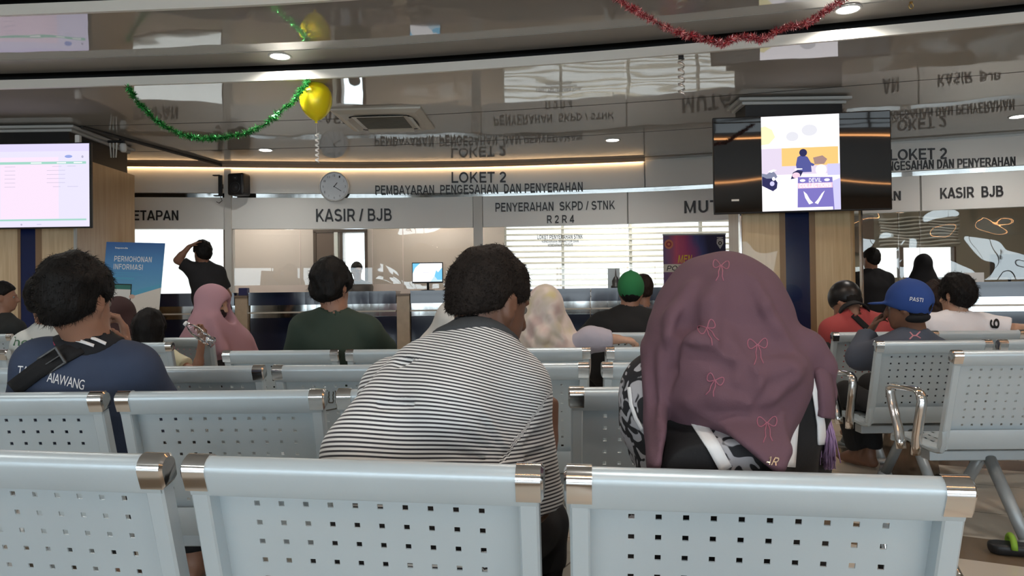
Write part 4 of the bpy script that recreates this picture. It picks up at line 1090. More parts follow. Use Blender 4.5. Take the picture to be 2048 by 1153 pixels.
# ================================================================== PEOPLE: implicit surfaces
class Field:
    """a signed-distance grid: shapes are blended in, then its zero surface becomes one mesh"""
    def __init__(s, lo, hi, h):
        s.h = h; s.lo = np.array(lo, np.float32); n = np.ceil((np.array(hi) - s.lo) / h).astype(int) + 1; s.n = n
        s.F = np.full(tuple(n), .5, np.float32)
        s.ax = [s.lo[i] + h * np.arange(n[i], dtype=np.float32) for i in range(3)]
    def sub(s, lo, hi):
        a = np.clip(np.floor((np.array(lo) - s.lo) / s.h).astype(int), 0, s.n); b = np.clip(np.ceil((np.array(hi) - s.lo) / s.h).astype(int) + 1, 0, s.n)
        return tuple(slice(int(x), int(y)) for x, y in zip(a, b))
    def grid(s, sl):
        return np.meshgrid(*[s.ax[i][sl[i]] for i in range(3)], indexing='ij', sparse=True)
    def _mix(s, sl, d, k, op):
        A = s.F[sl]
        if A.size == 0: return
        if op == 'sub': A = -A
        if k > 0:
            hh = np.clip(.5 + .5 * (A - d) / k, 0, 1); r = A * (1 - hh) + d * hh - k * hh * (1 - hh)
        else: r = np.minimum(A, d)
        s.F[sl] = -r if op == 'sub' else r
    def rc(s, a, b, ra, rb, k=.02, op='add', wide=None, flat_end=False, flat_start=False):
        """round cone from a to b; wide = (axis, ratio) stretches its section along an axis"""
        a, b = np.array(a, float), np.array(b, float); m = max(ra, rb) * (max(1, wide[1]) if wide else 1) + max(k, 0) + 2 * s.h
        sl = s.sub(np.minimum(a, b) - m, np.maximum(a, b) + m); X, Y, Z = s.grid(sl)
        u = b - a; L2 = max(float(u @ u), 1e-9); L = math.sqrt(L2)
        px, py, pz = X - a[0], Y - a[1], Z - a[2]
        t0 = (px * u[0] + py * u[1] + pz * u[2]) / L2; t = np.clip(t0, 0, 1)
        qx, qy, qz = px - t * u[0], py - t * u[1], pz - t * u[2]
        d2 = qx * qx + qy * qy + qz * qz
        if wide:
            w = np.array(wide[0], float); w = w / np.linalg.norm(w); l = qx * w[0] + qy * w[1] + qz * w[2]
            d2 = np.maximum(d2 - l * l, 0) + (l / wide[1]) ** 2
        d = np.sqrt(d2) - (ra + (rb - ra) * t)
        if flat_end: d = np.maximum(d, (t0 - 1) * L)
        if flat_start: d = np.maximum(d, -t0 * L)
        s._mix(sl, d, k, op)
    def chain(s, pts, rads, k=.015, op='add', **kw):
        for i in range(len(pts) - 1): s.rc(pts[i], pts[i + 1], rads[i], rads[i + 1], k, op, **kw)
    def ell(s, c, r, axes=None, k=.02, op='add', keep=None):
        """ellipsoid with radii r along axes (3 vectors); keep = list of (normal, offset point) half-spaces to stay behind"""
        c = np.array(c, float); r = np.array(r, float); m = r.max() + max(k, 0) + 2 * s.h
        sl = s.sub(c - m, c + m); X, Y, Z = s.grid(sl); px, py, pz = X - c[0], Y - c[1], Z - c[2]
        A = np.eye(3) if axes is None else np.array([np.array(v, float) / np.linalg.norm(v) for v in axes])
        q = [px * A[i][0] + py * A[i][1] + pz * A[i][2] for i in range(3)]
        k0 = np.sqrt(sum((q[i] / r[i]) ** 2 for i in range(3))); k1 = np.sqrt(sum((q[i] / r[i] ** 2) ** 2 for i in range(3)))
        d = np.where(k1 > 1e-6, k0 * (k0 - 1) / np.maximum(k1, 1e-6), -r.min())
        for nrm, pt in keep or ():
            nrm = np.array(nrm, float); nrm /= np.linalg.norm(nrm); pt = np.array(pt, float)
            d = np.maximum(d, (X - pt[0]) * nrm[0] + (Y - pt[1]) * nrm[1] + (Z - pt[2]) * nrm[2])
        s._mix(sl, d, k, op)
    def cut(s, nrm, pt, k=0.0):
        """drop everything on the side the normal points to"""
        nrm = np.array(nrm, float); nrm /= np.linalg.norm(nrm); pt = np.array(pt, float)
        X, Y, Z = s.grid(tuple(slice(0, int(n)) for n in s.n))
        s._mix(tuple(slice(0, int(n)) for n in s.n), -((X - pt[0]) * nrm[0] + (Y - pt[1]) * nrm[1] + (Z - pt[2]) * nrm[2]), k, 'sub')
    def push(s, fn):
        """move the surface outwards by fn(X, Y, Z) metres"""
        X, Y, Z = s.grid(tuple(slice(0, int(n)) for n in s.n)); s.F -= fn(X, Y, Z).astype(np.float32)
    def at(s, p):
        i = np.clip(((np.array(p) - s.lo) / s.h).round().astype(int), 0, s.n - 1); return float(s.F[tuple(i)])
    def hit(s, px, py, d0, d1):
        """the first point of the surface seen in that pixel between depths d0 and d1"""
        v = ray(px, py); d = d0
        while d < d1:
            if s.at(CAM + v * d) < 0: return CAM + v * d
            d += s.h * .4
        return CAM + v * ((d0 + d1) / 2)
    def mesh(s, name, smooth=2):
        F = s.F; F[0], F[-1] = .1, .1; F[:, 0], F[:, -1] = .1, .1; F[:, :, 0], F[:, :, -1] = .1, .1
        ins = F < 0; n = np.array(F.shape) - 1
        cor = [ins[a:a + n[0], b:b + n[1], c:c + n[2]] for a in (0, 1) for b in (0, 1) for c in (0, 1)]
        cnt = sum(x.astype(np.int8) for x in cor); act = (cnt > 0) & (cnt < 8)
        idx = np.argwhere(act); m = len(idx); lut = np.full(tuple(n), -1, np.int32); lut[act] = np.arange(m)
        acc = np.zeros((m, 3)); num = np.zeros(m)
        for ax in range(3):
            for o1 in (0, 1):
                for o2 in (0, 1):
                    a = idx.copy(); o = [0, 0, 0]; others = [i for i in range(3) if i != ax]; o[others[0]] = o1; o[others[1]] = o2
                    a = a + o; b = a.copy(); b[:, ax] += 1
                    fa = F[tuple(a.T)].astype(float); fb = F[tuple(b.T)].astype(float); cr = (fa < 0) != (fb < 0)
                    t = np.where(cr, fa / np.where(cr, fa - fb, 1), 0); pt = a.astype(float); pt[:, ax] += t
                    acc[cr] += pt[cr]; num[cr] += 1
        V = s.lo + s.h * acc / num[:, None]
        Q = []
        for ax in range(3):
            i, j = [(1, 2), (2, 0), (0, 1)][ax]
            A = np.swapaxes(ins, 0, ax) if False else ins
            lo_ = [slice(None)] * 3; hi_ = [slice(None)] * 3; lo_[ax] = slice(0, -1); hi_[ax] = slice(1, None)
            cr = A[tuple(lo_)] != A[tuple(hi_)]; e = np.argwhere(cr)
            e = e[(e[:, i] > 0) & (e[:, j] > 0) & (e[:, i] < n[i]) & (e[:, j] < n[j])]
            fl = A[tuple(e.T)]
            def cell(di, dj):
                c = e.copy(); c[:, i] -= di; c[:, j] -= dj; return lut[tuple(c.T)]
            q = np.stack([cell(1, 1), cell(0, 1), cell(0, 0), cell(1, 0)], 1); q[~fl] = q[~fl][:, ::-1]; Q.append(q)
        Q = np.concatenate(Q); Q = Q[(Q >= 0).all(1)]
        for _ in range(smooth):          # light relaxation
            S = np.zeros_like(V); C = np.zeros(len(V))
            for k in range(4):
                np.add.at(S, Q[:, k], V[Q[:, (k + 1) % 4]]); np.add.at(C, Q[:, k], 1); np.add.at(S, Q[:, k], V[Q[:, (k - 1) % 4]]); np.add.at(C, Q[:, k], 1)
            V = V + .5 * (S / np.maximum(C, 1)[:, None] - V)
        me = bpy.data.meshes.new(name); me.vertices.add(len(V)); me.loops.add(4 * len(Q)); me.polygons.add(len(Q))
        me.vertices.foreach_set('co', V.astype(np.float32).ravel()); me.loops.foreach_set('vertex_index', Q.astype(np.int32).ravel())
        me.polygons.foreach_set('loop_start', np.arange(0, 4 * len(Q), 4, dtype=np.int32)); me.polygons.foreach_set('loop_total', np.full(len(Q), 4, np.int32))
        me.update(calc_edges=True); me.shade_smooth()
        return me, V, Q

def folds(seed, freq, amp, stretch=(1, 1, 1), sharp=1.0):
    rg = np.random.RandomState(seed); K = [(rg.normal(size=3), rg.uniform(0, 6.28)) for _ in range(7)]
    def fn(X, Y, Z):
        r = 0
        for i, (k, ph) in enumerate(K):
            f = freq * (.6 + .25 * i); a = 1 / (1 + .5 * i)
            r = r + a * np.sin(f * (k[0] * X * stretch[0] + k[1] * Y * stretch[1] + k[2] * Z * stretch[2]) + ph + 1.2 * np.sin(f * .5 * (k[1] * X - k[0] * Z) + ph))
        return amp * r / 2.2
    return fn

M_skin = {}
def skin(tone):
    if tone not in M_skin:
        c = {'tan': (.30, .155, .10), 'brown': (.17, .082, .050), 'dark': (.13, .066, .042), 'light': (.48, .29, .20)}[tone]
        M_skin[tone] = mat('skin_' + tone, c, .48, sss=.12, noise=(30, .10), bump=(220, .06))
    return M_skin[tone]
M_hair = mat('black_hair', (.006, .005, .0045), .62, spec=.25, bump=(60, .6, (1, 1, .25)), noise=(25, .5))
M_hair_br = mat('dark_brown_hair', (.020, .011, .008), .6, spec=.25, bump=(60, .9, (1, 1, .25)), noise=(25, .5))
M_eyew = mat('eye_white', (.22, .20, .18), .5); M_lips = mat('lips', (.30, .12, .10), .4)

def nrm(v): v = np.array(v, float); return v / np.linalg.norm(v)
def V3(p): return np.array(p[:], float)

class Body:
    """a posed person; joints are world points; one skin surface, clothing and hair as parts"""
    def __init__(s, label, J, face=(0, 1, 0), up=(0, 0, 1), yaw=0, tone='tan', h=.009, bulk=1.0, head=1.0, seated=True, feet=True, kneespread=.13, armr=1.0, kneelen=.40, trap=.058):
        s.J = {k: V3(v) for k, v in J.items()}; s.tone = tone; s.h = h; s.bulk = bulk; s.hs = head; s.armr = armr; s.seated = seated; s.trap = trap
        s.f = nrm(face); s.u = nrm(np.array(up, float) - s.f * (s.f @ np.array(up, float))); s.s = np.cross(s.f, s.u)       # s: the person's right
        y = R(yaw); s.fwd = np.array([math.sin(y), math.cos(y), 0]); s.side = np.array([math.cos(y), -math.sin(y), 0])
        J = s.J; P_ = J['pelvis']
        if seated:
            for sg, n in ((-1, 'L'), (1, 'R')):
                J.setdefault('hip' + n, P_ + s.side * sg * .09)
                J.setdefault('knee' + n, np.array([*(P_ + s.side * sg * kneespread + s.fwd * kneelen)[:2], .50]))
                k = J['knee' + n]; J.setdefault('ankle' + n, np.array([*(k + s.fwd * .03)[:2], .085]))
        else:
            for sg, n in ((-1, 'L'), (1, 'R')):
                J.setdefault('hip' + n, P_ + s.side * sg * .09); J.setdefault('knee' + n, np.array([*(P_ + s.side * sg * .10 + s.fwd * .03)[:2], .48])); J.setdefault('ankle' + n, np.array([*(P_ + s.side * sg * .10 - s.fwd * .02)[:2], .085]))
        o = thing('person', label, 'person', (P_[0], P_[1], 0)); s.o = o
        sh = J['shR'] - J['shL']; s.lat = nrm(sh)
        s.hands = {}
    def field(s, parts=None, h=None, pad=.06):
        pts = np.array([v for k, v in s.J.items() if parts is None or k in parts])
        return Field(pts.min(0) - pad, pts.max(0) + pad, h or s.h)
    def sit(s, F):
        """flatten what rests on the seat"""
        if not s.seated: return
        sl = tuple(slice(0, int(n)) for n in F.n); X, Y, Z = F.grid(sl); P_ = s.J['pelvis']
        q = (X - P_[0]) * s.fwd[0] + (Y - P_[1]) * s.fwd[1]
        d = np.maximum(Z - .402, np.abs(q - .02) - .335); F._mix(sl, d + 0 * (X + Y), .006, 'sub')
    def H(s, r, f, u):
        """point near the head: r to the person's right, f forward, u up"""
        return s.J['head'] + (s.s * r + s.f * f + s.u * u) * s.hs
    def add(s, name, F, m, smooth=2, label=None):
        me, V, Q = F.mesh(name, smooth); me.transform(Matrix.Translation(-s.o.location)); o = link(name, me, m, s.o)
        if label: o['label'] = label
        return o, V, Q
    def torso(s, F, g=0.0, k=.05, low=True):
        """trunk blended into F, grown by g"""
        J, b = s.J, s.bulk; P_, N = J['pelvis'], J['neck']; lat = s.lat
        mid = (J['shL'] + J['shR']) / 2; ch = J.get('chest', P_ + (mid - P_) * .72); wa = J.get('waist', P_ + (mid - P_) * .34)
        hw = np.linalg.norm(J['shR'] - J['shL']) / 2
        F.rc(P_, wa, .118 * b + g, .108 * b + g, k, wide=(lat, 1.38)); F.rc(wa, ch, .108 * b + g, .112 * b + g, k, wide=(lat, 1.40))
        F.rc(ch, ch + (mid - ch) * .75, .112 * b + g, .085 * b + g, k, wide=(lat, min(1.7, hw * .92 / (.10 * b))))
        for n in 'LR':
            F.rc(N + (J['sh' + n] - N) * .12 - (N - ch) * .10, J['sh' + n], s.trap + g, .056 * s.armr + g, .05)
            F.rc(ch + (mid - ch) * .3 + (J['sh' + n] - mid) * .5, J['sh' + n] - (mid - ch) * .15, .085 * b + g, .052 * s.armr + g, .05)
        return ch, mid
    def hand(s, F, n, palm_n, curl=.5, spread=.1, dirn=None, scale=1.0, thumb=1):
        """palm and five bent fingers past the wrist; palm_n is the way the palm faces"""
        J = s.J; w = J['wr' + n]; d = nrm(w - J['el' + n]) if dirn is None else nrm(dirn)
        pn = nrm(np.array(palm_n, float) - d * (d @ np.array(palm_n, float))); lat = np.cross(d, pn) * (1 if n == 'R' else -1)        # lat: towards the thumb
        S = scale
        for q in (-.028, -.009, .010, .028): F.rc(w + d * .012 * S + lat * q * .7 * S, w + d * .088 * S + lat * q * S, .0145 * S, .0125 * S, .012)
        L = ((.040, .026, .021), (.045, .029, .022), (.042, .027, .022), (.033, .021, .019))
        for i, q in enumerate((.029, .010, -.009, -.027)):
            p = w + d * (.088 - .004 * abs(i - 1)) * S + lat * q * S; a = curl * .45; v = nrm(d + lat * (q * spread * 14))
            pts = [p]
            for j in range(3):
                dv = v * math.cos(a) + pn * math.sin(a); p = p + dv * L[i][j] * S; pts.append(p); a += curl * (1.0 + .1 * i)
            F.chain(pts, [.0098 * S, .0088 * S, .0080 * S, .0068 * S], .004)
        p = w + d * .030 * S + lat * .030 * S; pts = [p]
        for j, l in enumerate((.040, .032, .026)):
            dv = nrm(d * (.55 + .12 * j) + lat * (.75 - .25 * j) + pn * (.35 + .25 * curl * j)); p = p + dv * l * S; pts.append(p)
        F.chain(pts, [.014 * S, .0105 * S, .0095 * S, .0075 * S], .006)
    def build_skin(s, extra=None, hide_legs=False):
        J = s.J; F = s.field(pad=.17); hs = s.hs; H = s.H; A = (s.s, s.f, s.u)
        s.torso(F, -.012)
        F.ell(H(0, -.014, .022), np.array((.074, .096, .098)) * hs, A, 0)                      # skull
        F.ell(H(0, .028, -.045), np.array((.060, .066, .074)) * hs, A, .03 * hs)               # face
        F.ell(H(0, .062, -.098), np.array((.026, .022, .020)) * hs, A, .03 * hs)               # chin
        for sg in (-1, 1): F.rc(H(sg * .052, .000, -.060), H(sg * .022, .062, -.100), .017 * hs, .015 * hs, .02)      # jaw
        F.rc(H(0, .094, .004), H(0, .112, -.036), .009 * hs, .013 * hs, .010); F.ell(H(0, .103, -.040), np.array((.019, .012, .010)) * hs, A, .008)    # nose
        for sg in (-1, 1): F.rc(H(sg * .012, .090, .018), H(sg * .042, .078, .016), .008 * hs, .007 * hs, .010); F.ell(H(sg * .031, .092, -.002), np.array((.017, .010, .011)) * hs, A, .008, 'sub')   # brow, sockets
        F.ell(H(0, .090, -.066), np.array((.023, .010, .006)) * hs, A, .006); F.ell(H(0, .088, -.075), np.array((.020, .010, .007)) * hs, A, .005)      # lips
        for sg in (-1, 1):                                                                        # ears
            ax = (nrm(s.s * sg + s.f * -.35), nrm(s.f + s.s * sg * .35), s.u)
            F.ell(H(sg * .079, -.012, -.012), np.array((.010, .020, .033)) * hs, ax, .006); F.ell(H(sg * .074, -.004, -.040), np.array((.008, .010, .012)) * hs, ax, .006)
            F.ell(H(sg * .090, -.008, -.010), np.array((.007, .011, .019)) * hs, ax, .004, 'sub')
        N = J['neck']; F.rc(H(0, -.022, -.055), N + (s.J['head'] - N) * .12, .054 * hs, .058 * hs * s.bulk ** .5, .03)
        for n in 'LR':
            if 'el' + n not in J: continue
            a = s.armr
            F.rc(J['sh' + n], J['el' + n], .044 * a, .037 * a, .03); F.rc(J['el' + n], J['wr' + n], .038 * a, .025 * a ** .5, .012)
            F.rc(J['el' + n], J['el' + n] + (J['wr' + n] - J['el' + n]) * .35, .037 * a, .040 * a, .02)
            if n in s.hands: s.hand(F, n, **s.hands[n])
            else: s.hand(F, n, palm_n=(0, 0, -1), curl=.55)
        for n in 'LR':
            F.rc(J['hip' + n], J['knee' + n], .074, .052, .04); F.rc(J['knee' + n], J['ankle' + n], .050, .034, .02)
            k = J['knee' + n] - J['ankle' + n]; d = s.fwd
            F.rc(J['ankle' + n], J['ankle' + n] + d * .10 + np.array([0, 0, -.045]), .034, .030, .02); F.rc(J['ankle' + n] + np.array([0, 0, -.04]) - d * .03, J['ankle' + n] + d * .15 + np.array([0, 0, -.055]), .030, .022, .02)
        if extra: extra(F)
        s.sit(F)
        s.body, s.V, s.Q = s.add('body', F, skin(s.tone), 1)
        for sg in (-1, 1):
            bm = bmesh.new(); bmesh.ops.create_uvsphere(bm, u_segments=12, v_segments=8, radius=.0115 * hs); bmesh.ops.translate(bm, vec=Vector(H(sg * .031, .0750, -.002)) - s.o.location, verts=bm.verts[:])
            e = obj('eye', bm, [M_eyew, M_black], s.o, True)
            c = Vector(H(sg * .031, .0750, -.002)) - s.o.location
            for p in e.data.polygons:
                if (p.center - c).normalized().dot(Vector(s.f)) > .82: p.material_index = 1
    def trousers(s, m, g=.014, name='trousers', wide=1.0):
        J = s.J; F = s.field([k for k in J if k[:3] in ('pel', 'hip', 'kne', 'ank')], pad=.22)
        F.rc(J['pelvis'] - s.side * .03, J['pelvis'] + s.side * .03 + np.array([0, 0, .06]), .112 * s.bulk + g, .112 * s.bulk + g, .05, wide=(s.side, 1.38))
        for n in 'LR':
            F.rc(J['hip' + n], J['knee' + n], (.080 + g) * wide, (.058 + g) * wide, .04)
            e = J['ankle' + n] + (J['knee' + n] - J['ankle' + n]) * .12; F.rc(J['knee' + n], e, (.056 + g) * wide, (.046 + g) * wide, .02, flat_end=True)
        F.push(folds(3, 26, .004)); s.sit(F); return s.add(name, F, m, 1)[0]
    def top(s, m, sleeve=.85, g=.006, fold=(1, 20, .004), name='shirt', sleeve_g=.012, extra=None, neck_cut=.045, cuff=None, h=None, lo=-.10, smooth=1):
        """shirt or jacket; sleeve 0..1 ends on the upper arm, 1..2 on the forearm"""
        J = s.J; F = s.field([k for k in J if k[:2] in ('pe', 'sh', 'el', 'wr', 'ne', 'ch', 'wa')], h=h, pad=.17)
        s.torso(F, g)
        for n in 'LR':
            if 'el' + n not in J: continue
            a, b, c = J['sh' + n], J['el' + n], J['wr' + n]; r0, r1, r2 = .049 * s.armr + sleeve_g, .043 * s.armr + sleeve_g, .032 * s.armr + sleeve_g
            if sleeve <= 1: F.rc(a, a + (b - a) * sleeve, r0, r1 + .006, .03, flat_end=True)
            else: F.rc(a, b, r0, r1, .03); F.rc(b, b + (c - b) * (sleeve - 1), r1, r2, .015, flat_end=True)
        if extra: extra(F, s)
        if fold: F.push(folds(fold[0] if not isinstance(fold[0], str) else 1, fold[1], fold[2]))
        N = J['neck']; ax = nrm(J['head'] - N)
        F.rc(N - ax * .02, N + ax * .10, neck_cut + .012, neck_cut + .02, .006, 'sub')                      # neck opening
        F.cut((0, 0, -1), J['pelvis'] + np.array([0, 0, lo])); s.sit(F)
        s.cloth, s.cV, s.cQ = s.add(name, F, m, smooth)
        s.cF = F
        return s.cloth
    def collar(s, m, r=.066, hgt=.035, th=.008, base=-.025, name='collar', k=1.25):
        J = s.J; N = J['neck']; ax = nrm(J['head'] - N); lo = N + ax * base; hi = N + ax * hgt
        F = Field(np.minimum(lo, hi) - .14, np.maximum(lo, hi) + .14, min(s.h, .006))
        F.rc(lo, hi, r * k + th, r + th, 0, flat_end=True, flat_start=True); F.rc(lo - ax * .03, hi + ax * .03, r * k + .004, r - .002, .004, 'sub', flat_end=True, flat_start=True)
        return s.add(name, F, m, 1)[0]
    def fold_collar(s, m, rb=.10, off=.02, th=.006, r=.060, hgt=.05, shift=(0, 0, 0), name='collar'):
        """turned-down collar: a second layer over the shirt round the neck, with an upright band"""
        J = s.J; N = J['neck'] + np.array(shift); ax = nrm(J['head'] - J['neck']); c = N + ax * off; F = s.cF; G = Field.__new__(Field); G.__dict__.update(F.__dict__)
        X, Y, Z = G.grid(tuple(slice(0, int(n)) for n in G.n)); q = (X - c[0]) * ax[0] + (Y - c[1]) * ax[1] + (Z - c[2]) * ax[2]
        D = np.sqrt((X - c[0]) ** 2 + (Y - c[1]) ** 2 + (Z - c[2]) ** 2) - rb
        G.F = np.maximum(F.F - th, D).astype(np.float32)
        G.rc(N - ax * .01, N + ax * hgt, r + th + .012, r + th, .012, flat_end=True, flat_start=True); G.rc(N - ax * .05, N + ax * (hgt + .03), r + .010, r - .001, .003, 'sub')
        return s.add(name, G, m, 2)[0]
    def hair(s, m=None, thick=.012, slope=.88, c=-.012, noise=.004, freq=70, strands=0, slen=.016, back=0.0, top=0.0, seed=1, extra=None, size=1.0, h=None):
        """hair shell: keeps what lies above the line u = c + slope * f"""
        hs = s.hs; H = s.H; A = (s.s, s.f, s.u); m = m or M_hair
        F = Field(s.J['head'] - .21 * hs, s.J['head'] + .21 * hs, h or min(s.h, .006))
        F.ell(H(0, -.016 - back * .5, .024 + top * .5), np.array((.075 + thick, .098 + thick + back * .5, .099 + thick + top * .5)) * hs * size, A, 0)
        F.ell(H(0, -.052, -.035), np.array((.056 + thick * .6, .045 + thick * .6, .050)) * hs, A, .03)
        if extra: extra(F, s)
        F.push(folds(seed, freq, noise))
        F.cut(s.f * slope - s.u, H(0, 0, c), .012)
        for sg in (-1, 1): F.ell(H(sg * (.078 + thick), -.004, -.014), np.array((.020 + thick, .020 + thick * .25, .034)) * hs, A, .008, 'sub')
        o, V, Q = s.add('hair', F, m, 1)
        if strands:
            rg = np.random.RandomState(seed); tri = V[Q]; cen = tri.mean(1); nr = np.cross(tri[:, 2] - tri[:, 0], tri[:, 3] - tri[:, 1]); nr /= np.linalg.norm(nr, axis=1)[:, None] + 1e-9
            up = (cen - s.J['head']) @ s.u
            pick = rg.randint(0, len(Q), strands); bm = bmesh.new(); L0 = Vector(s.o.location)
            for i in pick:
                c = cen[i] - nr[i] * .003; comb = nrm(-s.u * .5 - s.f * .25 + rg.normal(size=3) * .55 + (s.f * .7 if up[i] > .06 * hs else 0))
                d = nrm(nr[i] * .75 + comb * .8); w = np.cross(d, rg.normal(size=3)); w = nrm(w) * .0009; L = slen * rg.uniform(.5, 1.2); md = c + d * L * .55; e = c + nrm(d + comb * .6) * L
                a = [bm.verts.new(Vector(x) - L0) for x in (c - w, c + w, md + w * .6, md - w * .6, e)]
                bm.faces.new((a[0], a[1], a[2], a[3])); bm.faces.new((a[3], a[2], a[4]))
            me = bpy.data.meshes.new('strands'); bm.to_mesh(me); bm.free(); me.materials.append(m)
            so = bpy.data.objects.new('hair_strands', me); COL.objects.link(so); so.parent = o
        return o
    def scarf(s, m, g=.02, drape=.16, reach=.20, open_f=True, fold=(1, 26, .005), name='headscarf', extra=None, h=None, back=.02, flare=1.0):
        """head covering: hood, neck and a mantle over the shoulders; the face stays open"""
        J = s.J; hs = s.hs; H = s.H; A = (s.s, s.f, s.u); mid = (J['shL'] + J['shR']) / 2; F = s.field(['head', 'shL', 'shR', 'neck'], h=h, pad=.27)
        F.ell(H(0, -.018, .018), np.array((.078 + g, .102 + g + back, .104 + g)) * hs, A, 0); F.ell(H(0, .015, -.055), np.array((.070 + g, .082 + g, .080 + g)) * hs, A, .04)
        dn = np.array([0, 0, -1.0]); N = J['neck']
        F.rc(H(0, -.02, -.06), N, .078 + g * .6, .092 + g, .05); F.rc(N, mid + dn * drape * .4, .10 + g, .12 + g, .07, wide=(s.lat, 1.45 * flare))
        for n in 'LR': F.rc(N, J['sh' + n] + dn * .02, .075 + g, .066 + g, .06); F.rc(J['sh' + n], J['sh' + n] + dn * drape, .066 + g, .07 + g, .05)
        F.rc(mid + s.fwd * .05, mid + dn * (drape + .06) + s.fwd * .04, .105 + g, .12 + g, .06, wide=(s.lat, 1.5 * flare))
        if extra: extra(F, s)
        if fold: F.push(folds(*fold, (1, 1, .35)))
        F.cut(dn, mid + dn * reach)
        if open_f:
            F.ell(H(0, .125, -.035), np.array((.058, .10, .088)) * hs, A, .02, 'sub')
        s.sc, s.sV, s.sQ = s.add(name, F, m, 2); s.sF = F
        return s.sc

def bvh_of(o):
    me = o.data; mw = o.matrix_world if o.parent is None else o.parent.matrix_world
    v = [o.parent.location + x.co for x in me.vertices] if o.parent else [x.co for x in me.vertices]
    return BVHTree.FromPolygons(v, [tuple(p.vertices) for p in me.polygons])

def on_surface(b, px, py, lift=.001):
    v = ray(px, py).normalized(); h = b.ray_cast(CAM, v)
    return None if h[0] is None else h[0] - v * lift

def print_on(person, cloth, s, fn_px, m, bold=.03, shear=0.0, name='lettering', lift=.0025, spacing=1.0):
    """lettering laid on the cloth: fn_px(u, v) gives the photo pixel of a point of the letters' box"""
    b = bvh_of(cloth); v, f = thick_text(s, bold, shear, 0, spacing); lo, hi = v.min(0), v.max(0); bm = bmesh.new(); vs = []
    for a, c, _ in v:
        q = on_surface(b, *fn_px((a - lo[0]) / (hi[0] - lo[0]), (c - lo[1]) / (hi[1] - lo[1])), lift + _ * .1); vs.append(bm.verts.new(q - person.o.location) if q is not None else None)
    for q in f:
        if all(vs[i] is not None for i in q):
            try: bm.faces.new([vs[i] for i in q])
            except ValueError: pass
    return obj(name, bm, m, cloth, recalc=False)

def patch_on(person, cloth, polys, m, name, lift=.003, fine=None):
    """flat marks: pixel outlines laid on the cloth"""
    b = bvh_of(cloth); bm = bmesh.new()
    for poly in polys:
        vs = [on_surface(b, x, y, lift) for x, y in poly]
        if any(q is None for q in vs): continue
        try: bm.faces.new([bm.verts.new(q - person.o.location) for q in vs])
        except ValueError: pass
    bmesh.ops.triangulate(bm, faces=bm.faces[:])
    return obj(name, bm, m, cloth, recalc=False)

def thread_on(person, cloth, lines, m, name, r=.0013, lift=.0008, dense=6):
    """embroidered lines: pixel polylines laid on the cloth as thin cords"""
    b = bvh_of(cloth); bm = bmesh.new()
    for ln in lines:
        pts = []
        for (x0, y0), (x1, y1) in zip(ln, ln[1:]):
            for k in range(dense): pts.append((x0 + (x1 - x0) * k / dense, y0 + (y1 - y0) * k / dense))
        pts.append(ln[-1]); q = [on_surface(b, x, y, lift) for x, y in pts]; q = [x - person.o.location for x in q if x is not None]
        if len(q) > 1: tube(bm, q, r, 5)
    return obj(name, bm, m, cloth, True)

def ribbon_on(person, cloth, px, w_px, m, name, th=.004, lift=.004, par=None, dense=6):
    """a band (strap, piping) following pixel points on the cloth, w_px pixels wide"""
    b = bvh_of(cloth); bm = bmesh.new(); prev = None; P2 = []
    for (x0, y0), (x1, y1) in zip(px, px[1:]):
        for k in range(dense): P2.append((x0 + (x1 - x0) * k / dense, y0 + (y1 - y0) * k / dense))
    P2.append(px[-1])
    for i, (x, y) in enumerate(P2):
        a, c = P2[max(i - 1, 0)], P2[min(i + 1, len(P2) - 1)]; dx, dy = c[0] - a[0], c[1] - a[1]; L = math.hypot(dx, dy) or 1
        ring = []
        for sgn in (-1, -.33, .33, 1):
            q = on_surface(b, x - dy / L * w_px / 2 * sgn, y + dx / L * w_px / 2 * sgn, lift)
            if q is None: ring = None; break
            ring.append(bm.verts.new(q - person.o.location))
        if ring is None: prev = None; continue
        if prev:
            for k in range(3): bm.faces.new((prev[k], prev[k + 1], ring[k + 1], ring[k]))
        prev = ring
    o = obj(name, bm, m, par or person.o, True, recalc=False); md = o.modifiers.new('thick', 'SOLIDIFY'); md.thickness = th; md.offset = 0
    return o
# ================================================================== PEOPLE: the two in front
M_blk = mat('black_cloth', (.007, .007, .008), .8, bump=(300, .1))
def stripe_mat():
    m = bpy.data.materials.new('striped_cotton'); m.use_nodes = True; nt = m.node_tree; b = nt.nodes['Principled BSDF']; b.inputs['Roughness'].default_value = .8; b.inputs['Sheen Weight'].default_value = .2
    a = nt.nodes.new('ShaderNodeAttribute'); a.attribute_name = 'stripe'
    mu = nt.nodes.new('ShaderNodeMath'); mu.operation = 'MULTIPLY'; mu.inputs[1].default_value = 1 / .0078
    fr = nt.nodes.new('ShaderNodeMath'); fr.operation = 'PINGPONG'; fr.inputs[1].default_value = .5
    cr = nt.nodes.new('ShaderNodeValToRGB'); e = cr.color_ramp.elements; e[0].position = .40; e[0].color = (.035, .035, .042, 1); e[1].position = .52; e[1].color = (.80, .80, .78, 1)
    mu2 = nt.nodes.new('ShaderNodeMath'); mu2.operation = 'MULTIPLY'; mu2.inputs[1].default_value = 2.0
    nt.links.new(a.outputs['Fac'], mu.inputs[0]); nt.links.new(mu.outputs[0], fr.inputs[0]); nt.links.new(fr.outputs[0], mu2.inputs[0]); nt.links.new(mu2.outputs[0], cr.inputs['Fac']); nt.links.new(cr.outputs['Color'], b.inputs['Base Color'])
    return m
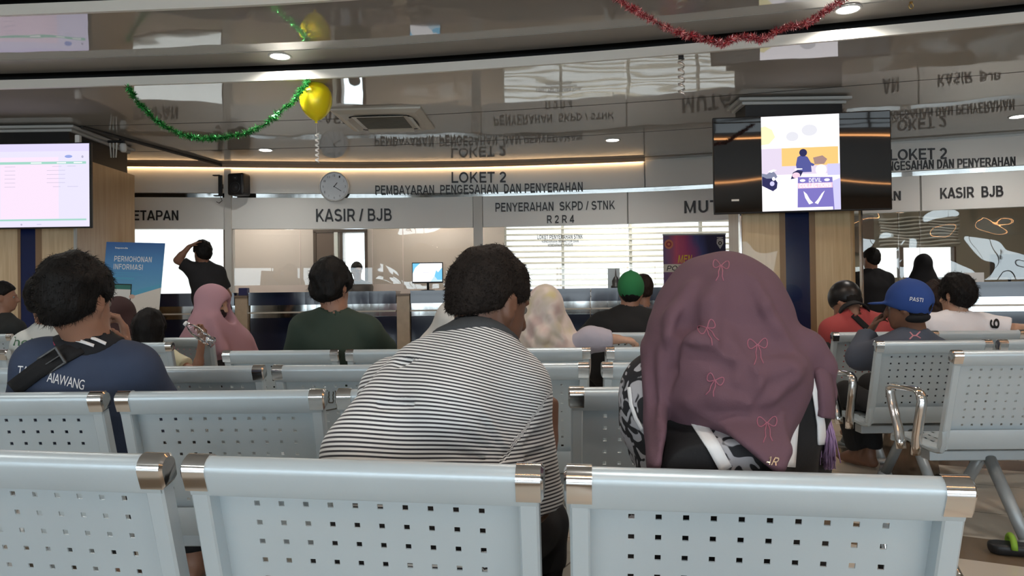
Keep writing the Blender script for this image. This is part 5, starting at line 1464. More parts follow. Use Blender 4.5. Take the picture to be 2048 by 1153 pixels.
# ---- the person in the striped polo shirt
A = Body('person in a black and white striped polo shirt leaning forward, seen from behind', dict(
    pelvis=Vector((-.18, 1.49, .54)), neck=P(946, 700, 1.60), head=P(983, 604, 1.65), shL=P(792, 785, 1.68), shR=P(1028, 778, 1.57),
    elL=P(740, 1010, 1.80), wrL=P(830, 960, 1.95), elR=P(1062, 1008, 1.62), wrR=P(1096, 880, 1.80), kneeR=Vector((.06, 1.86, .50)), ankleR=Vector((.065, 1.74, .085)), kneeL=Vector((-.30, 1.86, .50)), ankleL=Vector((-.31, 1.74, .085))),
    face=(.69, .68, -.24), up=(.32, .26, 1), tone='brown', h=.007, bulk=1.17, head=.95, armr=1.06, trap=.048)
A.hands = {'R': dict(palm_n=(-.7, .5, 0), curl=1.25, dirn=(.02, .12, 1)), 'L': dict(palm_n=(0, 0, -1), curl=.7)}
A.build_skin()
def a_extra(F, s):
    J = s.J
    F.rc(P(850, 760, 1.56), P(725, 915, 1.46), .085, .085, .07); F.rc(P(960, 700, 1.56), P(900, 800, 1.46), .06, .07, .08)
    for a, b2, r in (((1000, 905), (930, 850), .006), ((1010, 895), (960, 820), .006), ((990, 912), (900, 885), .005), ((1035, 890), (1075, 850), .006), ((1040, 905), (1085, 890), .006), ((1035, 930), (1090, 940), .006), ((800, 715), (900, 700), .005), ((760, 800), (900, 790), .004)):
        p, q = F.hit(*a, 1.1, 1.9), F.hit(*b2, 1.1, 1.9); F.rc(p, q, r, r * .4, .012)
        off = np.array([0, 0, .014]); F.rc(np.array(p[:]) - off, np.array(q[:]) - off, r * .8, r * .3, .012, 'sub')
A.top(stripe_mat(), sleeve=1.0, g=.008, fold=(11, 17, .004), name='striped_polo_shirt', sleeve_g=.020, extra=a_extra, neck_cut=.058, )
def a_stripes():
    V = A.cV; x, y, z = V.T
    c = np.clip((z - .74) / .30, 0, 1); c = .02 + .42 * c ** 1.3
    v = z + c * (x + .16) + .30 * (y - 1.45) + .003 * np.sin(9 * x + 14 * z)
    p0, p1 = V3(P(1112, 770, 1.55)), V3(P(1012, 905, 1.47)); n = nrm(np.cross(p1 - p0, (0, 1, 0))); n = n if n[0] > 0 else -n
    sl = ((V - p0) @ n > 0) & (x > -.06)
    v2 = z - .12 * x + .15 * (y - 1.5) + .002 * np.sin(40 * x)
    v = np.where(sl, v2, v); at = A.cloth.data.attributes.new('stripe', 'FLOAT', 'POINT'); at.data.foreach_set('value', v.astype(np.float32))
a_stripes()
A.fold_collar(mat('charcoal_rib', (.045, .05, .055), .8, bump=(400, .2)), rb=.098, off=.022, r=.058, hgt=.062, th=.005)
A.hair(mat('short_dark_hair', (.015, .011, .009), .7, spec=.2, bump=(110, .5), noise=(40, .6)), thick=.010, slope=.45, c=-.010, noise=.003, freq=60, strands=9000, slen=.011, seed=3)
A.trousers(M_blk, g=.012)

# ---- the person in the maroon headscarf
M_maroon = mat('maroon_crepe', (.130, .068, .088), .9, noise=(7, .12), bump=(420, .10))
def pattern_mat():
    m = bpy.data.materials.new('leopard_print'); m.use_nodes = True; nt = m.node_tree; b = nt.nodes['Principled BSDF']; b.inputs['Roughness'].default_value = .75
    tc = nt.nodes.new('ShaderNodeTexCoord'); n = nt.nodes.new('ShaderNodeTexNoise'); n.inputs['Scale'].default_value = 34; n.inputs['Detail'].default_value = 1.0; n.inputs['Distortion'].default_value = .8
    cr = nt.nodes.new('ShaderNodeValToRGB'); e = cr.color_ramp.elements; e[0].position = .49; e[0].color = (.012, .012, .015, 1); e[1].position = .52; e[1].color = (.42, .41, .43, 1)
    nt.links.new(tc.outputs['Object'], n.inputs['Vector']); nt.links.new(n.outputs['Fac'], cr.inputs['Fac']); nt.links.new(cr.outputs['Color'], b.inputs['Base Color'])
    return m
M_leo = pattern_mat()
B = Body('person in a maroon headscarf with embroidered bows, seen from behind', dict(
    pelvis=Vector((.37, 1.37, .53)), neck=P(1450, 722, 1.355), head=P(1440, 668, 1.41), shL=P(1336, 780, 1.37), shR=P(1582, 780, 1.34),
    elL=P(1312, 900, 1.50), wrL=P(1380, 960, 1.70), elR=P(1598, 930, 1.46), wrR=P(1540, 960, 1.68)), face=(.06, .97, -.22), up=(0, .2, 1), tone='tan', h=.007, bulk=.92, head=1.0, kneespread=.08)
B.build_skin()
def b_extra(F, s):
    F.rc(P(1318, 800, 1.36), P(1312, 850, 1.42), .066, .056, .05)
    F.rc(P(1400, 960, 1.20), P(1480, 960, 1.20), .07, .07, .08)
B.top(M_blk, sleeve=1.8, g=.010, fold=(5, 22, .004), name='black_dress', sleeve_g=.012, extra=b_extra)
B.cloth.data.materials.append(M_leo)
def px_of(p):
    d = Vector(p) - CAM; w = d.dot(_F); return 1024 + FPX * d.dot(_R) / w, 576.5 - FPX * d.dot(_U) / w
_V, _Q = B.cV, B.cQ; _c = _V[_Q].mean(1)
def _in_leo(c):
    x, y = px_of(c)
    return (x < 1300 and c[0] < B.J['shL'][0] + .05) or (y > 838 and 1405 < x < 1520 and x > 1300 + (y - 700) * .62)
B.cloth.data.polygons.foreach_set('material_index', np.array([1 if _in_leo(c) else 0 for c in _c], np.int32))
M_wht = mat('white_cotton', (.78, .78, .78), .8)
B.trousers(M_blk, g=.03, name='skirt', wide=1.05)

def veil():
    s = B; J = s.J; hs = s.hs; H = s.H; ax = (s.s, s.f, s.u); F = s.field(['head', 'shL', 'shR', 'neck', 'pelvis'], pad=.26, h=.006)
    def wedge(g, poly, k):
        """the grown back kept inside an outline, blended in"""
        G = Field.__new__(Field); G.__dict__.update(F.__dict__); G.F = np.full_like(F.F, .5)
        s.torso(G, g); G.rc(P(1400, 960, 1.20), P(1480, 960, 1.20), .07 + g - .01, .07 + g - .01, .08)
        for n in 'LR': G.rc(J['sh' + n], J['el' + n], .067 + g * .6, .06 + g * .6, .04)
        X, Y, Z = G.grid(tuple(slice(0, int(n)) for n in G.n)); D = G.F
        cx = sum(p[0] for p in poly) / len(poly); cy = sum(p[1] for p in poly) / len(poly); v0 = np.array(ray(cx, cy)[:])
        for a, b2 in zip(poly, poly[1:] + poly[:1]):
            nn = np.cross(np.array(ray(*a)[:]), np.array(ray(*b2)[:])); nn /= np.linalg.norm(nn)
            if nn @ v0 > 0: nn = -nn
            pl = (X - CAM.x) * nn[0] + (Y - CAM.y) * nn[1] + (Z - CAM.z) * nn[2]
            hh = np.clip(.5 + .5 * (pl - D) / .012, 0, 1); D = D * (1 - hh) + pl * hh + .012 * hh * (1 - hh)
        D = np.maximum(D, (Y - 1.52)); F._mix(tuple(slice(0, int(n)) for n in F.n), D.astype(np.float32), k, 'add')
    F.ell(H(0, -.022, .016), np.array((.104, .128, .128)), ax, 0); F.ell(H(0, .015, -.055), np.array((.095, .10, .10)), ax, .05)
    F.rc(P(1440, 660, 1.36), P(1450, 760, 1.33), .112, .13, .07, wide=(s.lat, 1.12))
    F.rc(P(1360, 690, 1.32), P(1420, 745, 1.26), .055, .05, .05); F.rc(P(1510, 700, 1.36), P(1548, 728, 1.30), .050, .048, .04)
    wedge(.030, [(1282, 675), (1440, 640), (1605, 680), (1596, 760), (1576, 942), (1548, 942), (1346, 778)], .035)
    wedge(.040, [(1280, 680), (1352, 676), (1346, 770), (1320, 945), (1297, 945), (1281, 770)], .004)
    F.chain([P(1575, 690, 1.32), P(1612, 700, 1.30), P(1636, 735, 1.30), P(1646, 785, 1.31), P(1650, 838, 1.33)], [.034, .032, .026, .020, .010], .02)
    def line(px, r, k, op='add', dz=0.0):
        q = [V3(F.hit(x, y, 1.0, 1.6)) + np.array([0, dz, 0]) for x, y in px]; F.chain(q, [r * .5] + [r] * (len(q) - 2) + [r * .4] if len(q) > 2 else [r, r * .4], k, op)
    line([(1348, 680), (1395, 690), (1432, 706), (1470, 728)], .022, .018); line([(1598, 726), (1568, 746), (1530, 776), (1490, 800)], .022, .018)
    line([(1494, 802), (1440, 794), (1380, 802)], .015, .018); line([(1430, 742), (1490, 754), (1545, 726)], .017, .018); line([(1438, 560), (1424, 610), (1432, 660), (1470, 712)], .012, .03)
    line([(1505, 560), (1528, 612), (1550, 655), (1580, 690)], .012, .02); line([(1380, 575), (1352, 630), (1335, 668)], .012, .03); line([(1322, 690), (1318, 800), (1310, 930)], .007, .008); line([(1560, 830), (1566, 900), (1560, 935)], .008, .015)
    line([(1378, 612), (1374, 650), (1352, 684)], .017, .008, 'sub', -.002); line([(1450, 640), (1462, 690), (1478, 716)], .015, .010, 'sub', -.002); line([(1372, 702), (1420, 718), (1455, 738), (1498, 742)], .016, .008, 'sub', -.002)
    line([(1592, 748), (1552, 772), (1512, 806)], .015, .008, 'sub', -.002); line([(1350, 690), (1344, 740), (1338, 780)], .012, .006, 'sub', -.001); line([(1304, 700), (1306, 800), (1308, 920)], .005, .008, 'sub', -.002); line([(1480, 700), (1500, 760), (1495, 800)], .011, .010, 'sub', -.001)
    F.push(folds(9, 24, .0035))
    F.ell(H(0, .135, -.03), np.array((.062, .10, .09)), ax, .02, 'sub')
    return F
F = veil(); B.sc, B.sV, B.sQ = B.add('headscarf', F, M_maroon, 1)
ribbon_on(B, B.cloth, [(1346, 772), (1385, 830), (1425, 890), (1452, 940)], 26, M_wht, 'white_piping', .003, .004)
ribbon_on(B, B.cloth, [(1604, 738), (1595, 800), (1587, 860), (1581, 935)], 17, M_wht, 'white_piping', .003, .004)
ribbon_on(B, B.cloth, [(1600, 705), (1618, 735), (1632, 785), (1642, 850), (1644, 890)], 15, M_wht, 'white_piping', .003, .004)
ribbon_on(B, B.cloth, [(1592, 690), (1620, 702), (1640, 735), (1650, 780), (1652, 820), (1648, 850)], 26, M_maroon, 'scarf_end', .012, .010, B.sc)
ribbon_on(B, B.cloth, [(1258, 775), (1262, 810), (1272, 838), (1285, 860)], 6, M_wht, 'white_piping', .003, .004)
def bow(cx, cy, S=1.0, t=0.0):
    def q(x, y): c, s_ = math.cos(t), math.sin(t); return (cx + (x * c - y * s_) * S, cy + (x * s_ + y * c) * S)
    lp = lambda sg: [q(sg * (1 + 17 * math.sin(R(a)) ** 1 * (1)), -9 * math.sin(R(2 * a)) - 3 * math.sin(R(a))) for a in range(0, 181, 18)]
    return [lp(-1), lp(1), [q(-1, 1), q(-4, 14), q(-3, 24), q(-8, 36)], [q(1, 1), q(5, 12), q(5, 24), q(9, 34)], [q(-3, -2), q(3, 2)], [q(-3, 2), q(3, -2)]]
M_thread = mat('pink_embroidery', (.36, .12, .17), .6)
for cx, cy, S, t in ((1414, 656, 1.0, -.5), (1515, 690, 1.1, -.05), (1430, 761, .95, .35), (1534, 846, 1.1, -.03), (1442, 531, .9, .1)): thread_on(B, B.sc, bow(cx, cy, S, t), M_thread, 'embroidered_bow', .0009)
print_on(B, B.sc, 'AR', lambda u, v: (1528 + 28 * u + 3 * v, 929 - 17 * v + 4 * u), mat('gold_metal', (.85, .70, .50), .3, .8), .03, .4, 'gold_emblem', .004)
bm = bmesh.new(); rg = random.Random(4)
for k in range(110):
    x0 = 1650 + rg.gauss(0, 3); a = P(x0, 826, 1.33 + rg.gauss(0, .008)); b2 = P(x0 + 8 + rg.gauss(0, 7), 905 + rg.uniform(0, 36), 1.36 + rg.gauss(0, .012)); md = a.lerp(b2, .5) + Vector((.008, 0, 0)) * rg.uniform(-.3, 1.2)
    tube(bm, [a - B.o.location, md - B.o.location, b2 - B.o.location], .0011, 4)
tube(bm, [P(1649, 822, 1.33) - B.o.location, P(1653, 842, 1.33) - B.o.location], .008, 8)
obj('lilac_tassel', bm, mat('lilac_thread', (.38, .24, .42), .6), B.sc, True)
# ================================================================== PEOPLE: the rest of the hall
def cloth_mat(name, c, **k): return mat(name, c, k.pop('rough', .85), bump=(260, .08), **k)
# ---- navy shirt with a cross-body strap
M_nv = cloth_mat('navy_jersey', (.036, .052, .095), noise=(9, .12))
C = Body('person in a navy polo shirt with a black bag strap across the back', dict(
    pelvis=P(190, 1000, 2.36), neck=P(182, 692, 2.27), head=P(160, 604, 2.25), shL=P(88, 730, 2.24), shR=P(264, 738, 2.28),
    elL=P(52, 880, 2.36), wrL=P(110, 900, 2.58), elR=P(322, 838, 2.44), wrR=P(256, 705, 2.56)), face=(.22, .97, -.10), up=(-.02, .1, 1), tone='tan', h=.009, bulk=1.1, head=1.0, armr=1.12, trap=.050)
C.J['pelvis'][2] = .53
C.hands = {'R': dict(palm_n=(-.5, -.3, .6), curl=.75, dirn=(-.12, -.05, 1)), 'L': dict(palm_n=(0, 0, -1), curl=.6)}
C.build_skin()
C.top(M_nv, sleeve=1.0, g=.010, fold=(21, 16, .005), name='navy_polo_shirt', sleeve_g=.026, neck_cut=.05)
b_ = C.fold_collar(cloth_mat('black_rib', (.010, .011, .014)), rb=.098, off=.02, r=.058, hgt=.04, th=.006)
ribbon_on(C, b_, [(128, 664), (160, 669), (194, 680), (212, 688)], 6, M_wht, 'collar_stripe', .002, .003, b_)
ribbon_on(C, b_, [(124, 676), (156, 681), (188, 692)], 6, M_wht, 'collar_stripe', .002, .003, b_)
C.hair(thick=.019, slope=.72, c=-.022, noise=.005, freq=46, strands=3000, slen=.022, top=.012, back=.012, seed=5)
C.trousers(M_blk)
st = ribbon_on(C, C.cloth, [(14, 790), (40, 768), (70, 745), (104, 722), (146, 700), (188, 676), (225, 660)], 34, cloth_mat('black_webbing', (.008, .008, .009)), 'bag_strap', .007, .006, C.o)
bm = bmesh.new(); q0 = on_surface(bvh_of(C.cloth), 104, 722, .014) - C.o.location
for sx, sy, w, h in ((-.030, 0, .008, .056), (.030, 0, .008, .056), (0, .026, .066, .007), (0, -.026, .066, .007), (0, .0, .055, .005)):
    box(bm, Vector((sx, 0, sy)), (w, .008, h), bevel=.002)
bmesh.ops.rotate(bm, cent=(0, 0, 0), matrix=Matrix.Rotation(R(-32), 3, 'Y') @ Matrix.Rotation(R(0), 3, 'X'), verts=bm.verts[:]); bmesh.ops.translate(bm, vec=q0, verts=bm.verts[:])
obj('strap_buckle', bm, mat('dark_plastic_buckle', (.05, .05, .05), .3), st)
print_on(C, C.cloth, 'TAR', lambda u, v: (34 + 32 * u + 2 * v, 751 + 2 * u - 19 * v), M_wht, .0, .05, spacing=.9)
print_on(C, C.cloth, 'AIAWANG', lambda u, v: (93 + 74 * u + 3 * v, 764 + 17 * u - 20 * v), M_wht, .0, .05, spacing=.9)
M_red = mat('red_print', (.42, .04, .09), .7)
patch_on(C, C.cloth, [[(92, 676), (104, 672), (110, 680), (106, 688), (94, 686)], [(106, 684), (118, 684), (130, 690), (128, 694), (108, 691)]], M_red, 'red_emblem')
patch_on(C, C.cloth, [[(314, 790), (322, 783), (330, 792), (327, 795), (321, 789), (317, 795)]], M_wht, 'sleeve_emblem')

# ---- green sweatshirt
D = Body('broad person in a dark green long-sleeved shirt with thick black hair', dict(
    pelvis=P(668, 800, 4.0), neck=P(668, 622, 3.86), head=P(666, 575, 3.88), shL=P(612, 660, 3.85), shR=P(730, 662, 3.90),
    elL=P(582, 760, 3.95), wrL=P(640, 780, 4.15), elR=P(768, 700, 4.06), wrR=P(716, 712, 4.28)), face=(.42, .88, -.06), tone='tan', h=.011, bulk=1.24, armr=1.2)
D.J['pelvis'][2] = .54
D.build_skin()
D.top(cloth_mat('dark_green_knit', (.030, .048, .034), noise=(8, .1)), sleeve=1.9, g=.012, fold=(31, 14, .007), name='green_sweatshirt', sleeve_g=.022, neck_cut=.046)
D.hair(thick=.024, slope=.65, c=-.045, noise=.009, freq=42, strands=1200, slen=.025, top=.012, back=.01, seed=8)
D.trousers(M_blk)
# ---- standing, hand on the head
E = Body('standing person in a black shirt with a hand on the head before the bright window', dict(
    pelvis=P(424, 628, 8.0), neck=P(408, 527, 8.0), head=P(404, 506, 8.0), shL=P(385, 540, 7.95), shR=P(436, 545, 8.08),
    elL=P(355, 521, 7.9), wrL=P(378, 494, 7.92), elR=P(456, 590, 8.2), wrR=P(446, 628, 8.3)), face=(-.75, .62, -.05), yaw=-30, tone='tan', h=.013, seated=False, bulk=1.0)
E.hands = {'L': dict(palm_n=(.5, .1, -.8), curl=.5, dirn=(.8, .2, .45))}
E.J['pelvis'][2] = .92
E.build_skin()
E.top(cloth_mat('faded_black_cotton', (.022, .022, .025)), sleeve=.7, g=.012, fold=(41, 14, .006), name='black_shirt', sleeve_g=.02, lo=-.12)
E.hair(thick=.018, c=-.02, noise=.006); E.trousers(M_blk)
# ---- pink veil with a face mask
Fp = Body('person in a long pink veil and dark face mask, head bowed to one side', dict(
    pelvis=P(428, 800, 5.46), neck=P(426, 648, 5.42), head=P(428, 606, 5.42), shL=P(392, 682, 5.34), shR=P(472, 684, 5.52),
    elL=P(385, 770, 5.5), wrL=P(440, 760, 5.8), elR=P(495, 760, 5.7), wrR=P(470, 730, 5.9)), face=(.96, -.12, -.26), yaw=40, tone='light', h=.011)
Fp.J['pelvis'][2] = .52
Fp.build_skin()
Fp.top(cloth_mat('pink_under', (.38, .21, .25)), sleeve=1.9, name='pink_blouse')
def f_extra(F, s):
    F.rc(P(440, 660, 5.42), P(492, 715, 5.6), .10, .09, .08); F.rc(P(400, 665, 5.34), P(372, 712, 5.36), .09, .09, .08)
    F.rc(P(425, 640, 5.3), P(445, 700, 5.3), .03, .05, .05)
Fp.scarf(cloth_mat('pink_veil', (.44, .25, .29)), g=.018, drape=.24, reach=.24, fold=(51, 14, .008), name='pink_veil', extra=f_extra)
Fm = Field(Fp.J['head'] - .16, Fp.J['head'] + .16, .006); ax_ = (Fp.s, Fp.f, Fp.u)
Fm.ell(Fp.H(0, .045, -.062), (.060, .066, .052), ax_, 0); Fm.cut(-Fp.f, Fp.H(0, .035, 0)); Fp.add('face_mask', Fm, mat('black_mask', (.015, .008, .010), .7))
Fp.trousers(M_blk, name='skirt', g=.03)
# ---- child with a bottle
G = Body('small child with bobbed black hair in a pale yellow shirt holding up a clear bottle', dict(
    pelvis=P(316, 770, 4.76), neck=P(304, 690, 4.74), head=P(300, 657, 4.74), shL=P(272, 713, 4.72), shR=P(336, 715, 4.70),
    elL=P(264, 765, 4.8), wrL=P(290, 785, 4.98), elR=P(394, 746, 4.60), wrR=P(404, 682, 4.52)), face=(-.12, .99, -.08), tone='tan', h=.009, bulk=.72, head=.92, armr=.72, kneespread=.07, kneelen=.24)
G.J['pelvis'][2] = .50
G.hands = {'R': dict(palm_n=(-.3, -.95, 0), curl=1.0, dirn=(-.10, .05, 1), scale=.78)}
G.build_skin()
G.top(cloth_mat('pale_yellow_cotton', (.62, .60, .42)), sleeve=.62, g=.008, fold=(61, 20, .004), name='yellow_shirt', sleeve_g=.022)
def bob(F, s):
    F.rc(s.H(0, -.03, .0), s.H(0, -.04, -.10), .105 * .92, .095 * .92, .04)
G.hair(thick=.022, slope=.35, c=-.13, noise=.006, freq=40, extra=bob, strands=800, slen=.03); G.trousers(mat('grey_cloth', (.12, .12, .14), .8))
M_pet = glass_mat('clear_plastic', (.97, .98, 1), 3.0, (30, .8))
bt = thing('water_bottle', 'clear plastic water bottle held up in the hand of the child', 'bottle', P(398, 668, 4.44))
bm = bmesh.new(); lathe(bm, [(.001, -.105), (.028, -.105), (.032, -.095), (.030, -.06), (.032, -.055), (.030, -.02), (.032, -.015), (.031, .03), (.024, .06), (.013, .08), (.013, .095), (.001, .096)], 20); o = obj('flask', bm, M_pet, bt, True)
bm = bmesh.new(); lathe(bm, [(.015, .09), (.015, .108), (.001, .11)], 16); obj('bottle_cap', bm, M_wht, bt, True)
bt.rotation_euler = (0, R(-52), 0)
# ---- pale grey printed shirt
Hh = Body('person in a pale grey shirt with green print, beyond the navy polo shirt', dict(
    pelvis=P(86, 830, 4.26), neck=P(96, 652, 4.16), head=P(92, 597, 4.18), shL=P(52, 690, 4.10), shR=P(142, 688, 4.18),
    elL=P(36, 770, 4.2), wrL=P(80, 780, 4.4), elR=P(160, 770, 4.25), wrR=P(120, 780, 4.5)), face=(-.05, 1, -.05), yaw=-26, tone='tan', h=.011, bulk=1.0, kneespread=.08)
Hh.J['pelvis'][2] = .52
Hh.build_skin()
Hh.top(cloth_mat('pale_grey_cotton', (.56, .57, .54)), sleeve=.9, fold=(71, 16, .005), name='grey_shirt', sleeve_g=.02)
Hh.hair(thick=.020, c=-.03, noise=.006); Hh.trousers(M_blk)
print_on(Hh, Hh.cloth, 'hoi', lambda u, v: (26 + 40 * u, 692 + 2 * u - 18 * v), mat('green_print', (.06, .14, .08), .7), .01, .1)
# ---- dark jacket in profile
I = Body('person in a dark jacket seen in profile before the wood pillar', dict(
    pelvis=P(5, 760, 6.42), neck=P(3, 632, 6.36), head=P(8, 594, 6.38), shL=P(-18, 660, 6.46), shR=P(30, 658, 6.26),
    elL=P(-30, 720, 6.55), wrL=P(0, 730, 6.75), elR=P(44, 715, 6.4), wrR=P(60, 720, 6.7)), face=(.92, .38, -.04), yaw=18, tone='tan', h=.012)
I.J['pelvis'][2] = .52
I.build_skin(); I.top(cloth_mat('charcoal_jacket', (.020, .022, .022)), sleeve=1.9, fold=(81, 14, .006), name='dark_jacket', sleeve_g=.025, g=.02); I.hair(thick=.014, c=-.005); I.trousers(M_blk)
# ---- brown scarf
Jb = Body('person in a dark brown headscarf in front of the blue banner', dict(
    pelvis=P(236, 790, 5.34), neck=P(240, 672, 5.28), head=P(242, 632, 5.30), shL=P(210, 698, 5.26), shR=P(274, 698, 5.30),
    elL=P(202, 760, 5.3), wrL=P(230, 765, 5.5), elR=P(280, 760, 5.32), wrR=P(255, 765, 5.52)), face=(.2, .97, -.1), tone='tan', h=.011, bulk=.9, kneespread=.08)
Jb.J['pelvis'][2] = .51
Jb.build_skin(); Jb.top(cloth_mat('brown_dress', (.05, .028, .024)), sleeve=1.9); Jb.scarf(cloth_mat('brown_scarf', (.045, .020, .020)), g=.014, fold=(91, 16, .006), name='brown_headscarf'); Jb.trousers(M_blk, g=.03, name='skirt')
# ---- cream scarf, arm over the seat backs
K = Body('person in a cream and pale pink patterned headscarf with one arm along the seat backs', dict(
    pelvis=P(1080, 810, 3.86), neck=P(1084, 668, 3.80), head=P(1086, 624, 3.80), shL=P(1040, 702, 3.82), shR=P(1140, 704, 3.74),
    elL=P(1030, 780, 3.9), wrL=P(1060, 790, 4.15), elR=P(1178, 679, 3.69), wrR=P(1236, 679, 3.67)), face=(-.35, .93, -.12), up=(.06, 0, 1), tone='light', h=.010, bulk=.95, armr=1.0, kneespread=.08)
K.J['pelvis'][2] = .52
K.hands = {'R': dict(palm_n=(0, .25, -1), curl=1.2, dirn=(1, .15, -.12), scale=.88)}
K.build_skin()
K.top(cloth_mat('lilac_grey_cotton', (.40, .37, .42)), sleeve=1.85, fold=(101, 22, .007), name='lilac_blouse', sleeve_g=.022)
def cream():
    m = bpy.data.materials.new('cream_patterned_silk'); m.use_nodes = True; nt = m.node_tree; b = nt.nodes['Principled BSDF']; b.inputs['Roughness'].default_value = .5; b.inputs['Sheen Weight'].default_value = .3
    tc = nt.nodes.new('ShaderNodeTexCoord'); n = nt.nodes.new('ShaderNodeTexNoise'); n.inputs['Scale'].default_value = 9; n.inputs['Detail'].default_value = 2
    cr = nt.nodes.new('ShaderNodeValToRGB'); e = cr.color_ramp.elements; e[0].position = .38; e[0].color = (.50, .36, .32, 1); e[1].position = .62; e[1].color = (.52, .44, .33, 1); x = e.new(.5); x.color = (.60, .50, .44, 1); x = e.new(.72); x.color = (.50, .42, .22, 1)
    nt.links.new(tc.outputs['Object'], n.inputs['Vector']); nt.links.new(n.outputs['Fac'], cr.inputs['Fac']); nt.links.new(cr.outputs['Color'], b.inputs['Base Color'])
    return m
def k_extra(F, s):
    for px in (((1062, 640), (1085, 668), (1118, 690)), ((1066, 700), (1085, 675), (1098, 650)), ((1050, 672), (1075, 700), (1110, 705)), ((1100, 630), (1112, 660), (1128, 680))):
        q = [F.hit(x, y, 3.4, 4.1) for x, y in px]; F.chain(q, [.010, .026, .014], .02)
K.scarf(cream(), g=.016, drape=.10, reach=.14, fold=(111, 24, .007), name='cream_headscarf', extra=k_extra, h=.008); K.trousers(M_blk, g=.03, name='skirt')
# ---- pale scarf mostly hidden by the striped shirt
L = Body('person in a pale scarf and grey top, mostly hidden by the striped shirt', dict(
    pelvis=P(915, 810, 3.88), neck=P(912, 690, 3.84), head=P(908, 652, 3.86), shL=P(866, 706, 3.82), shR=P(956, 706, 3.84),
    elL=P(860, 790, 3.9), wrL=P(890, 790, 4.1), elR=P(965, 790, 3.9), wrR=P(930, 790, 4.1)), face=(.2, .97, -.2), tone='light', h=.011, bulk=.92, kneespread=.08)
L.J['pelvis'][2] = .51
L.build_skin(); L.top(cloth_mat('grey_top', (.36, .35, .38)), sleeve=1.9); L.scarf(cloth_mat('pale_scarf', (.62, .60, .56)), g=.016, drape=.05, reach=.04, fold=(121, 18, .006), name='pale_headscarf'); L.trousers(M_blk, name='skirt', g=.03)
# ---- green cap
def cap(s, m, brim_f=1, name='cap', thick=.020, brim=True, strap=None):
    F = Field(s.J['head'] - .28, s.J['head'] + .28, min(s.h, .008)); A3 = (s.s, s.f, s.u)
    F.ell(s.H(0, -.014, .030), (.076 + thick, .100 + thick, .098 + thick), A3, 0); F.cut(s.f * .36 - s.u, s.H(0, 0, -.024), .006)
    if brim: F.ell(s.H(0, brim_f * .118, .024), (.078, .080, .008), (s.s, s.f * .98 - s.u * .2 * brim_f, s.u), .012)
    if strap: F.ell(s.H(0, -.115, -.012), (.032, .03, .022), A3, .004, 'sub')
    F.ell(s.H(0, -.014, .150), (.010, .010, .006), A3, .004)
    return s.add(name, F, m, 1)[0]
Mg = Body('person in a green cap and a black jacket beyond the seat row', dict(
    pelvis=P(1240, 760, 5.38), neck=P(1258, 618, 5.34), head=P(1262, 583, 5.36), shL=P(1208, 652, 5.30), shR=P(1304, 650, 5.36),
    elL=P(1164, 690, 5.40), wrL=P(1190, 700, 5.7), elR=P(1330, 705, 5.4), wrR=P(1300, 720, 5.7)), face=(.22, .97, -.05), tone='tan', h=.011, bulk=1.3, armr=1.35)
Mg.J['pelvis'][2] = .54
Mg.build_skin(); Mg.top(cloth_mat('black_jacket', (.009, .010, .011)), sleeve=1.9, g=.025, fold=(131, 12, .010), name='black_jacket', sleeve_g=.035); Mg.hair(thick=.010, c=-.04)
cap(Mg, cloth_mat('green_cap', (.018, .17, .055))); Mg.trousers(M_blk)
# ---- dark head beyond the green cap
bench(1, (P(1262, 600, 6.5).x, 6.42), 0, 'steel seat hidden beyond the green cap', (False, False))
M2 = Body('dark-haired person in grey whose head shows just beyond the green cap', dict(
    pelvis=P(1288, 720, 6.74), neck=P(1287, 608, 6.68), head=P(1286, 578, 6.70), shL=P(1250, 640, 6.66), shR=P(1322, 640, 6.70),
    elL=P(1244, 700, 6.7), wrL=P(1270, 700, 6.95), elR=P(1328, 700, 6.7), wrR=P(1300, 700, 6.95)), face=(0, 1, 0), tone='tan', h=.013)
M2.J['pelvis'][2] = .52
M2.build_skin(); M2.top(cloth_mat('grey_shirt_far', (.10, .10, .12)), sleeve=.9); M2.hair(M_hair_br, thick=.016); M2.trousers(M_blk)
# ---- red and grey jacket, bowed
N_ = Body('person in a red jacket with dark grey sleeves, bowing the head', dict(
    pelvis=P(1722, 770, 4.90), neck=P(1706, 628, 4.86), head=P(1690, 604, 4.98), shL=P(1668, 664, 4.84), shR=P(1764, 656, 4.92),
    elL=P(1650, 740, 4.98), wrL=P(1680, 760, 5.2), elR=P(1785, 740, 5.0), wrR=P(1740, 760, 5.2)), face=(-.42, .72, -.62), up=(-.1, .5, 1), tone='tan', h=.010, bulk=1.12, armr=1.15)
N_.J['pelvis'][2] = .53
N_.build_skin(); M_grs = cloth_mat('dark_grey_sleeve', (.05, .052, .055))
N_.top(cloth_mat('red_fleece', (.36, .058, .058)), sleeve=1.9, g=.016, fold=(141, 14, .006), name='red_jacket', sleeve_g=.028)
N_.cloth.data.materials.append(M_grs)
def _sl(c):
    for n in 'LR':
        a, b2 = N_.J['sh' + n], N_.J['el' + n]; t = (c - a) @ (b2 - a) / ((b2 - a) @ (b2 - a))
        if t > .12 and np.linalg.norm(c - a - (b2 - a) * min(t, 1)) < .13 and abs(c[0] - N_.J['pelvis'][0]) > .10: return 1
    return 0
N_.cloth.data.polygons.foreach_set('material_index', np.array([_sl(c) for c in N_.cV[N_.cQ].mean(1)], np.int32))
N_.collar(M_blk, r=.068, hgt=.04, th=.012, k=1.35); N_.hair(thick=.008, c=-.02); cap(N_, mat('black_satin_cap', (.008, .008, .009), .35), brim=False, thick=.016); N_.trousers(M_blk)
ribbon_on(N_, N_.cloth, [(1690, 612), (1706, 630), (1722, 645), (1740, 662)], 11, cloth_mat('black_webbing', ()), 'bag_strap', .006, .006)
